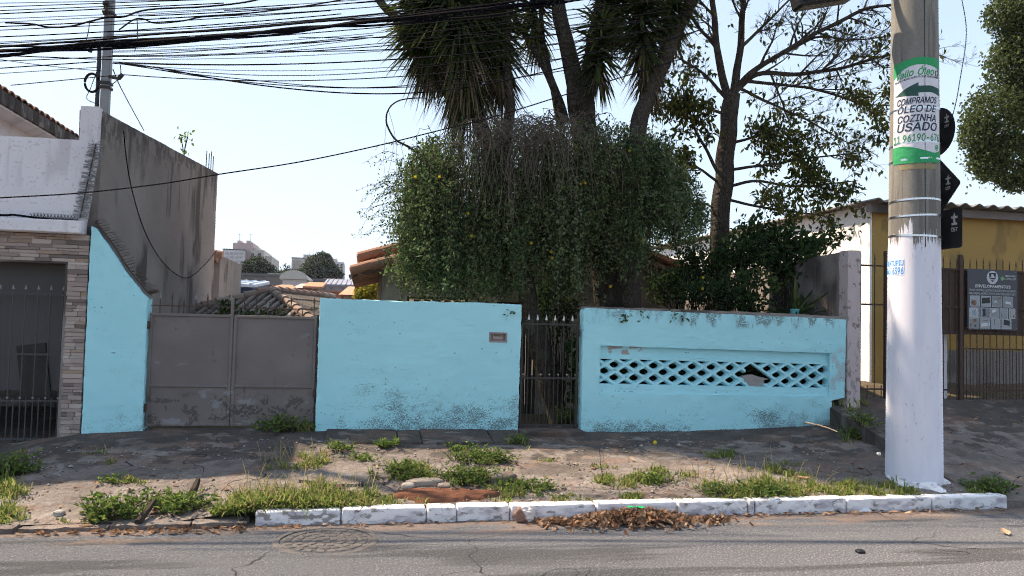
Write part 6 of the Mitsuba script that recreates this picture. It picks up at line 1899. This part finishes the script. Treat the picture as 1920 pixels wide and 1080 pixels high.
slab('heaved cement slab with a broken edge left of the weed clump', [(560, 905), (600, 885), (690, 882), (735, 893), (725, 908), (640, 914)], 0.05, 1, (0.0, 0.05))
slab('small tilted slab with a whitewashed edge just left of the weed clump', [(700, 872), (720, 858), (756, 858), (760, 868), (740, 876)], 0.05, 2, (0.04, 0.12))
slab('square slab of old pavement above the red earth', [(795, 890), (810, 872), (862, 872), (870, 892)], 0.03, 3)
for nm, lab, a, b, w, t in (('wooden_stick', 'dark weathered stick propped over the dropped kerb', (258, 985), (290, 958), 0.035, 0.10), ('wooden_stick', 'dark stick leaning out of the weeds on the left pavement', (352, 945), (370, 924), 0.045, 0.13), ('wooden_stick', 'thin pale stick on the pavement before the raised edge', (1510, 795), (1570, 812), 0.008, 0.015)):
    p, q = ground_at(*a), ground_at(*b)
    m = rough(tube(np.array([p + [0, 0, 0.02], (p + q) / 2 + [0.01, 0, t * 0.5 + 0.02], q + [0, 0, t]]), [w, w * 0.9, w * 0.6], 6), 0.005, 0.03, 12, 3)
    solo(nm, lab, 'stick', m, 'm_twig' if w > 0.02 else 'm_vc', False, None if w > 0.02 else tint(m, (0.22, 0.18, 0.14))[1])
# crumpled paper wrapper and a green plastic scrap
q = np.array([1.62, 7.52, ROADZ + 0.075])
m = trimesh.creation.icosphere(3, 1.0)
v = m.vertices * (0.55 + 0.9 * meshkit.fbm(m.vertices * 1.7 + 3, 3)[:, None]) * [0.10, 0.055, 0.085]
w = tm(v + q, m.faces)
cc = np.where((v[:, :1] + 0.5 * v[:, 2:] > 0.0), [[0.55, 0.52, 0.50]], [[0.22, 0.13, 0.10]])
solo('paper_wrapper', 'crumpled brown and white paper wrapper against the kerb', 'wrapper', w, 'm_vc', False, cc)
gp = trimesh.creation.box((0.17, 0.05, 0.004))
v, f = trimesh.remesh.subdivide_to_size(gp.vertices, gp.faces, 0.02)
v[:, 2] += 0.03 * (meshkit.fbm(v * 14, 2)[:] - 0.5)
m = tm(v + [2.72, 7.38, ROADZ + 0.165], f)
solo('plastic_scrap', 'bright green plastic scrap lying on the leaf heap', 'plastic', m, 'm_gloss', False, tint(m, (0.02, 0.33, 0.10))[1])
m = rough(cbox(-0.035, 0.035, -0.03, 0.03, 0, 0.03, 0.008), 0.006, 0.02, 20, 1)
q = ground_at(1613, 1037, lambda x, y: ROADZ + 0.02)
m.apply_translation(q)
solo('rubber_scrap', 'small black scrap of rubber lying on the asphalt', 'scrap', m, 'm_black', 30)
m = trimesh.creation.icosphere(2, 0.026)
m.apply_translation(ground_at(1228, 833) + [0, 0, 0.022])
solo('fallen_fruit', 'small yellow fruit lying on the shaded pavement', 'fruit', m, 'm_vc', False, tint(m, (0.55, 0.42, 0.03))[1])
m = trimesh.convex.convex_hull(np.array([(4.98, 7.60, 0.055), (5.12, 7.585, 0.055), (5.0, 7.55, 0.056), (5.13, 7.55, 0.056), (5.04, 7.585, 0.10), (5.10, 7.575, 0.095)]) + [0.35, 0, 0])
solo('paper_scrap', 'white paper scrap at the foot of the kerb below the pole', 'paper', m, 'm_vc', False, tint(m, (0.65, 0.65, 0.68))[1])

# manhole cover
mc = thing('manhole_cover', 'round patterned manhole cover with a worn stone rim in the asphalt', 'manhole cover')
c = ground_at(612, 1014, lambda x, y: rz(x, 7.0))
cz = rz(c[0], c[1])
obj('frame', rough(lathe([(0.40, cz - 0.05), (0.40, cz + 0.007), (0.44, cz + 0.008), (0.47, cz - 0.01)], 48, c[:2]), 0.006, 0.05, 9, 3), 'm_vcover', mc, 30)
obj('plate', lathe([(0.0, cz + 0.004), (0.385, cz + 0.004), (0.395, cz - 0.02)], 48, c[:2]), 'm_vcover', mc, 30)
rg = np.random.default_rng(7)
for rad, n in ((0.33, 22), (0.24, 16), (0.15, 10), (0.06, 4)):
    for i in range(n):
        th = 2 * np.pi * (i + rg.uniform(-0.15, 0.15)) / n
        m = rough(cbox(-0.030, 0.030, -0.034, 0.034, -0.01, 0.011, 0.005), 0.004, 0.03, 15, i)
        m.apply_transform(trimesh.transformations.rotation_matrix(th, (0, 0, 1)))
        m.apply_translation((c[0] + rad * math.cos(th), c[1] + rad * math.sin(th), cz))
        obj('stud', m, 'm_vcover', mc, 30)

# ------------------------------------------------------------------ overhead cables
def sagged(a, b, sag, n=22):
    u = np.linspace(0, 1, n)[:, None]
    return a + (b - a) * u - np.array([0, 0, 1.0]) * sag * 4 * u * (1 - u)


def cable(pts, Y, r, label, sag=0.0, group=None, wob=0.0, seed=0):
    Ys = np.broadcast_to(np.asarray(Y, float), (len(pts),))
    q = [at(x, y, d) for (x, y), d in zip(pts, Ys)]
    p = spline(q, 8) if len(q) > 2 else sagged(q[0], q[1], sag)
    if wob:
        p = p + wob * (np.stack([meshkit.noise(p * [1.2, 1, 1] + seed * 5.3 + 3 * k) for k in range(3)], -1) - 0.5)
    return solo('overhead_cable', label, 'cable', tube(p, r, 5), 'm_cable', False, None, group)


rng = np.random.default_rng(55)
# the heavy bundle: four twisted strands
for i, (dy, r) in enumerate(((0, 0.021), (10, 0.014), (-8, 0.014), (4, 0.012))):
    cable([(-150, 108 + dy * 0.4), (0, 97 + dy), (90, 92 + dy * 0.4), (200, 83 + dy * 0.8), (400, 70 + dy * 0.3), (560, 56 - dy * 0.5), (700, 42 + dy * 0.7), (860, 25 + dy), (1020, 4 + dy), (1200, -22)], [9.2, 9.2, 9.2, 9.2, 9.2, 9.15, 9.1, 9.05, 9.0, 8.9], r,
          ('thickest strand of the heavy black cable bundle', 'upper strand of the heavy black cable bundle', 'lower strand of the heavy black cable bundle', 'thin strand wound along the heavy black cable bundle')[i], wob=0.05, seed=i)
cable([(-100, 98), (0, 88), (200, 72), (400, 58), (600, 41), (720, 31), (900, 12), (1100, -16)], 9.0, 0.012, 'second black cable running just above the heavy bundle', wob=0.04, seed=9)
LINES = [((0, 6), (340, 0), -0.0), ((0, 13), (420, -2), 0), ((0, 26), (420, 6), 0), ((0, 40), (560, 8), 0.02), ((0, 55), (620, 20), 0.02), ((0, 66), (640, 26), 0.04), ((0, 76), (700, 30), 0.04), ((0, 79), (760, 22), 0.04),
         ((0, 104), (210, 112), 0.0), ((210, 98), (1000, 32), 0.10), ((210, 104), (1100, 30), 0.14), ((210, 106), (1250, 20), 0.16), ((210, 111), (1310, 24), 0.18), ((212, 116), (1240, 52), 0.20), ((212, 118), (1330, 40), 0.22),
         ((210, 92), (900, 40), 0.06), ((210, 96), (1180, 12), 0.12), ((0, 128), (180, 116), 0.0), ((0, 138), (186, 126), 0.0), ((20, 160), (230, 140), 0.0), ((230, 140), (1300, 62), 0.30), ((0, 107), (190, 133), 0.03),
         ((240, 120), (1000, 92), 0.24), ((250, 122), (1260, 88), 0.42), ((230, 112), (700, 70), 0.05), ((0, 20), (300, 8), 0.0), ((0, 48), (500, 22), 0.02), ((0, 33), (700, -2), 0.03), ((300, 34), (800, 4), 0.03), ((260, 30), (760, -4), 0.03), ((0, 84), (640, 46), 0.03), ((0, 110), (700, 66), 0.06), ((200, 60), (830, 12), 0.05), ((200, 66), (900, 8), 0.05),
         ((420, 20), (1100, -30), 0.03), ((210, 88), (1320, -8), 0.05), ((210, 119), (1180, 70), 0.24), ((560, 70), (1280, 28), 0.1), ((500, 96), (1200, 40), 0.12)]
for i, (a, b, s) in enumerate(LINES):
    left_y = 10.9 if 150 < a[0] < 260 else 9.6 + 0.02 * (i % 9)
    if b[0] < 320:
        lab, grp = 'thin cable running left from the slim pole below the heavy bundle', 'thin cables left of the slim pole'
    elif a[0] > 150 and max(a[1], b[1] + 20) > 85:
        lab, grp = 'thin cable fanning out right of the slim pole below the heavy bundle', 'thin cables fanning out below the bundle'
    elif a[1] > 80:
        lab, grp = 'thin cable running closely along the heavy black bundle', 'thin cables along the heavy bundle'
    else:
        lab, grp = 'thin cable crossing the top left sky above the heavy bundle', 'thin cables above the heavy bundle'
    cable([a if a[0] > 5 else (-120, a[1] + (a[1] - b[1]) / (b[0] - a[0]) * 120), b], [left_y, 9.4 + 0.03 * (i % 7)], 0.0042 + 0.0013 * (i % 3), lab, s, grp)
cable([(222, 118), (300, 128), (420, 150), (540, 166), (660, 175), (780, 174), (900, 160), (1050, 128), (1200, 90), (1320, 54)], 10.0, 0.009, 'slack black cable sagging lowest across the sky from the slim pole')
cable([(228, 120), (330, 135), (470, 150), (600, 162), (700, 164), (800, 156), (960, 130), (1120, 96)], 10.1, 0.006, 'second slack cable sagging just above the lowest one')
cable([(10, 41), (60, 44), (90, 50), (130, 49), (168, 40), (200, 33), (232, 32), (262, 22), (300, 17), (370, 14), (450, 6), (500, -4)], 9.7, 0.011, 'kinked cable wandering through the parallel wires at the upper left', wob=0.03, seed=3)
cable([(224, 56), (250, 38), (268, 36), (292, 44), (340, 40), (380, 32), (440, 28), (560, 14), (680, -6)], 9.7, 0.009, 'looped cable dipping just right of the slim pole', wob=0.03, seed=4)
cable([(257, 36), (258, 60), (256, 85), (252, 96)], 9.7, 0.005, 'short cable hanging between the wires right of the slim pole')
cable([(168, 40), (166, 58), (162, 74)], 9.7, 0.005, 'short cable hanging between the wires left of the slim pole')
cable([(181, 135), (170, 165), (163, 185), (186, 197)], 10.6, 0.005, 'slack wire looping from the slim pole to the white wall post')
cable([(212, 130), (222, 155), (240, 190), (270, 245)], [10.9, 11.2, 12.2, 13.5], 0.007, 'wire running down from the slim pole to the stained wall top')
cable([(226, 122), (226, 140), (218, 152), (210, 158)], 10.9, 0.006, 'small wire loop right of the slim pole')
cable([(-120, 378), (0, 371), (150, 362), (300, 345), (410, 327), (560, 304), (700, 275), (830, 243), (940, 215), (1100, 165), (1280, 110)], [9.6] * 11, 0.008, 'long thin wire crossing the stained wall and the middle of the sky')
cable([(1800, -20), (1812, 60), (1800, 150), (1788, 210), (1768, 262)], 12.3, 0.008, 'wire hanging down through the sky right of the big pole')
# ------------------------------------------------------------------ thin air over the valley
scene['air'] = {'type': 'homogeneous', 'albedo': {'type': 'rgb', 'value': [0.95, 0.95, 0.95]}, 'sigma_t': {'type': 'rgb', 'value': [0.00011, 0.00013, 0.00016]}}
scene['haze'] = {'type': 'cube', 'to_world': T().translate([20, 165, 26]).scale([340, 262, 30]), 'bsdf': {'type': 'null'}, 'interior': {'type': 'ref', 'id': 'air'}}
labels['haze'] = {'kind': 'stuff', 'label': 'thin pale haze over the far houses', 'category': 'haze'}
scene['camera']['medium'] = {'type': 'ref', 'id': 'air'}
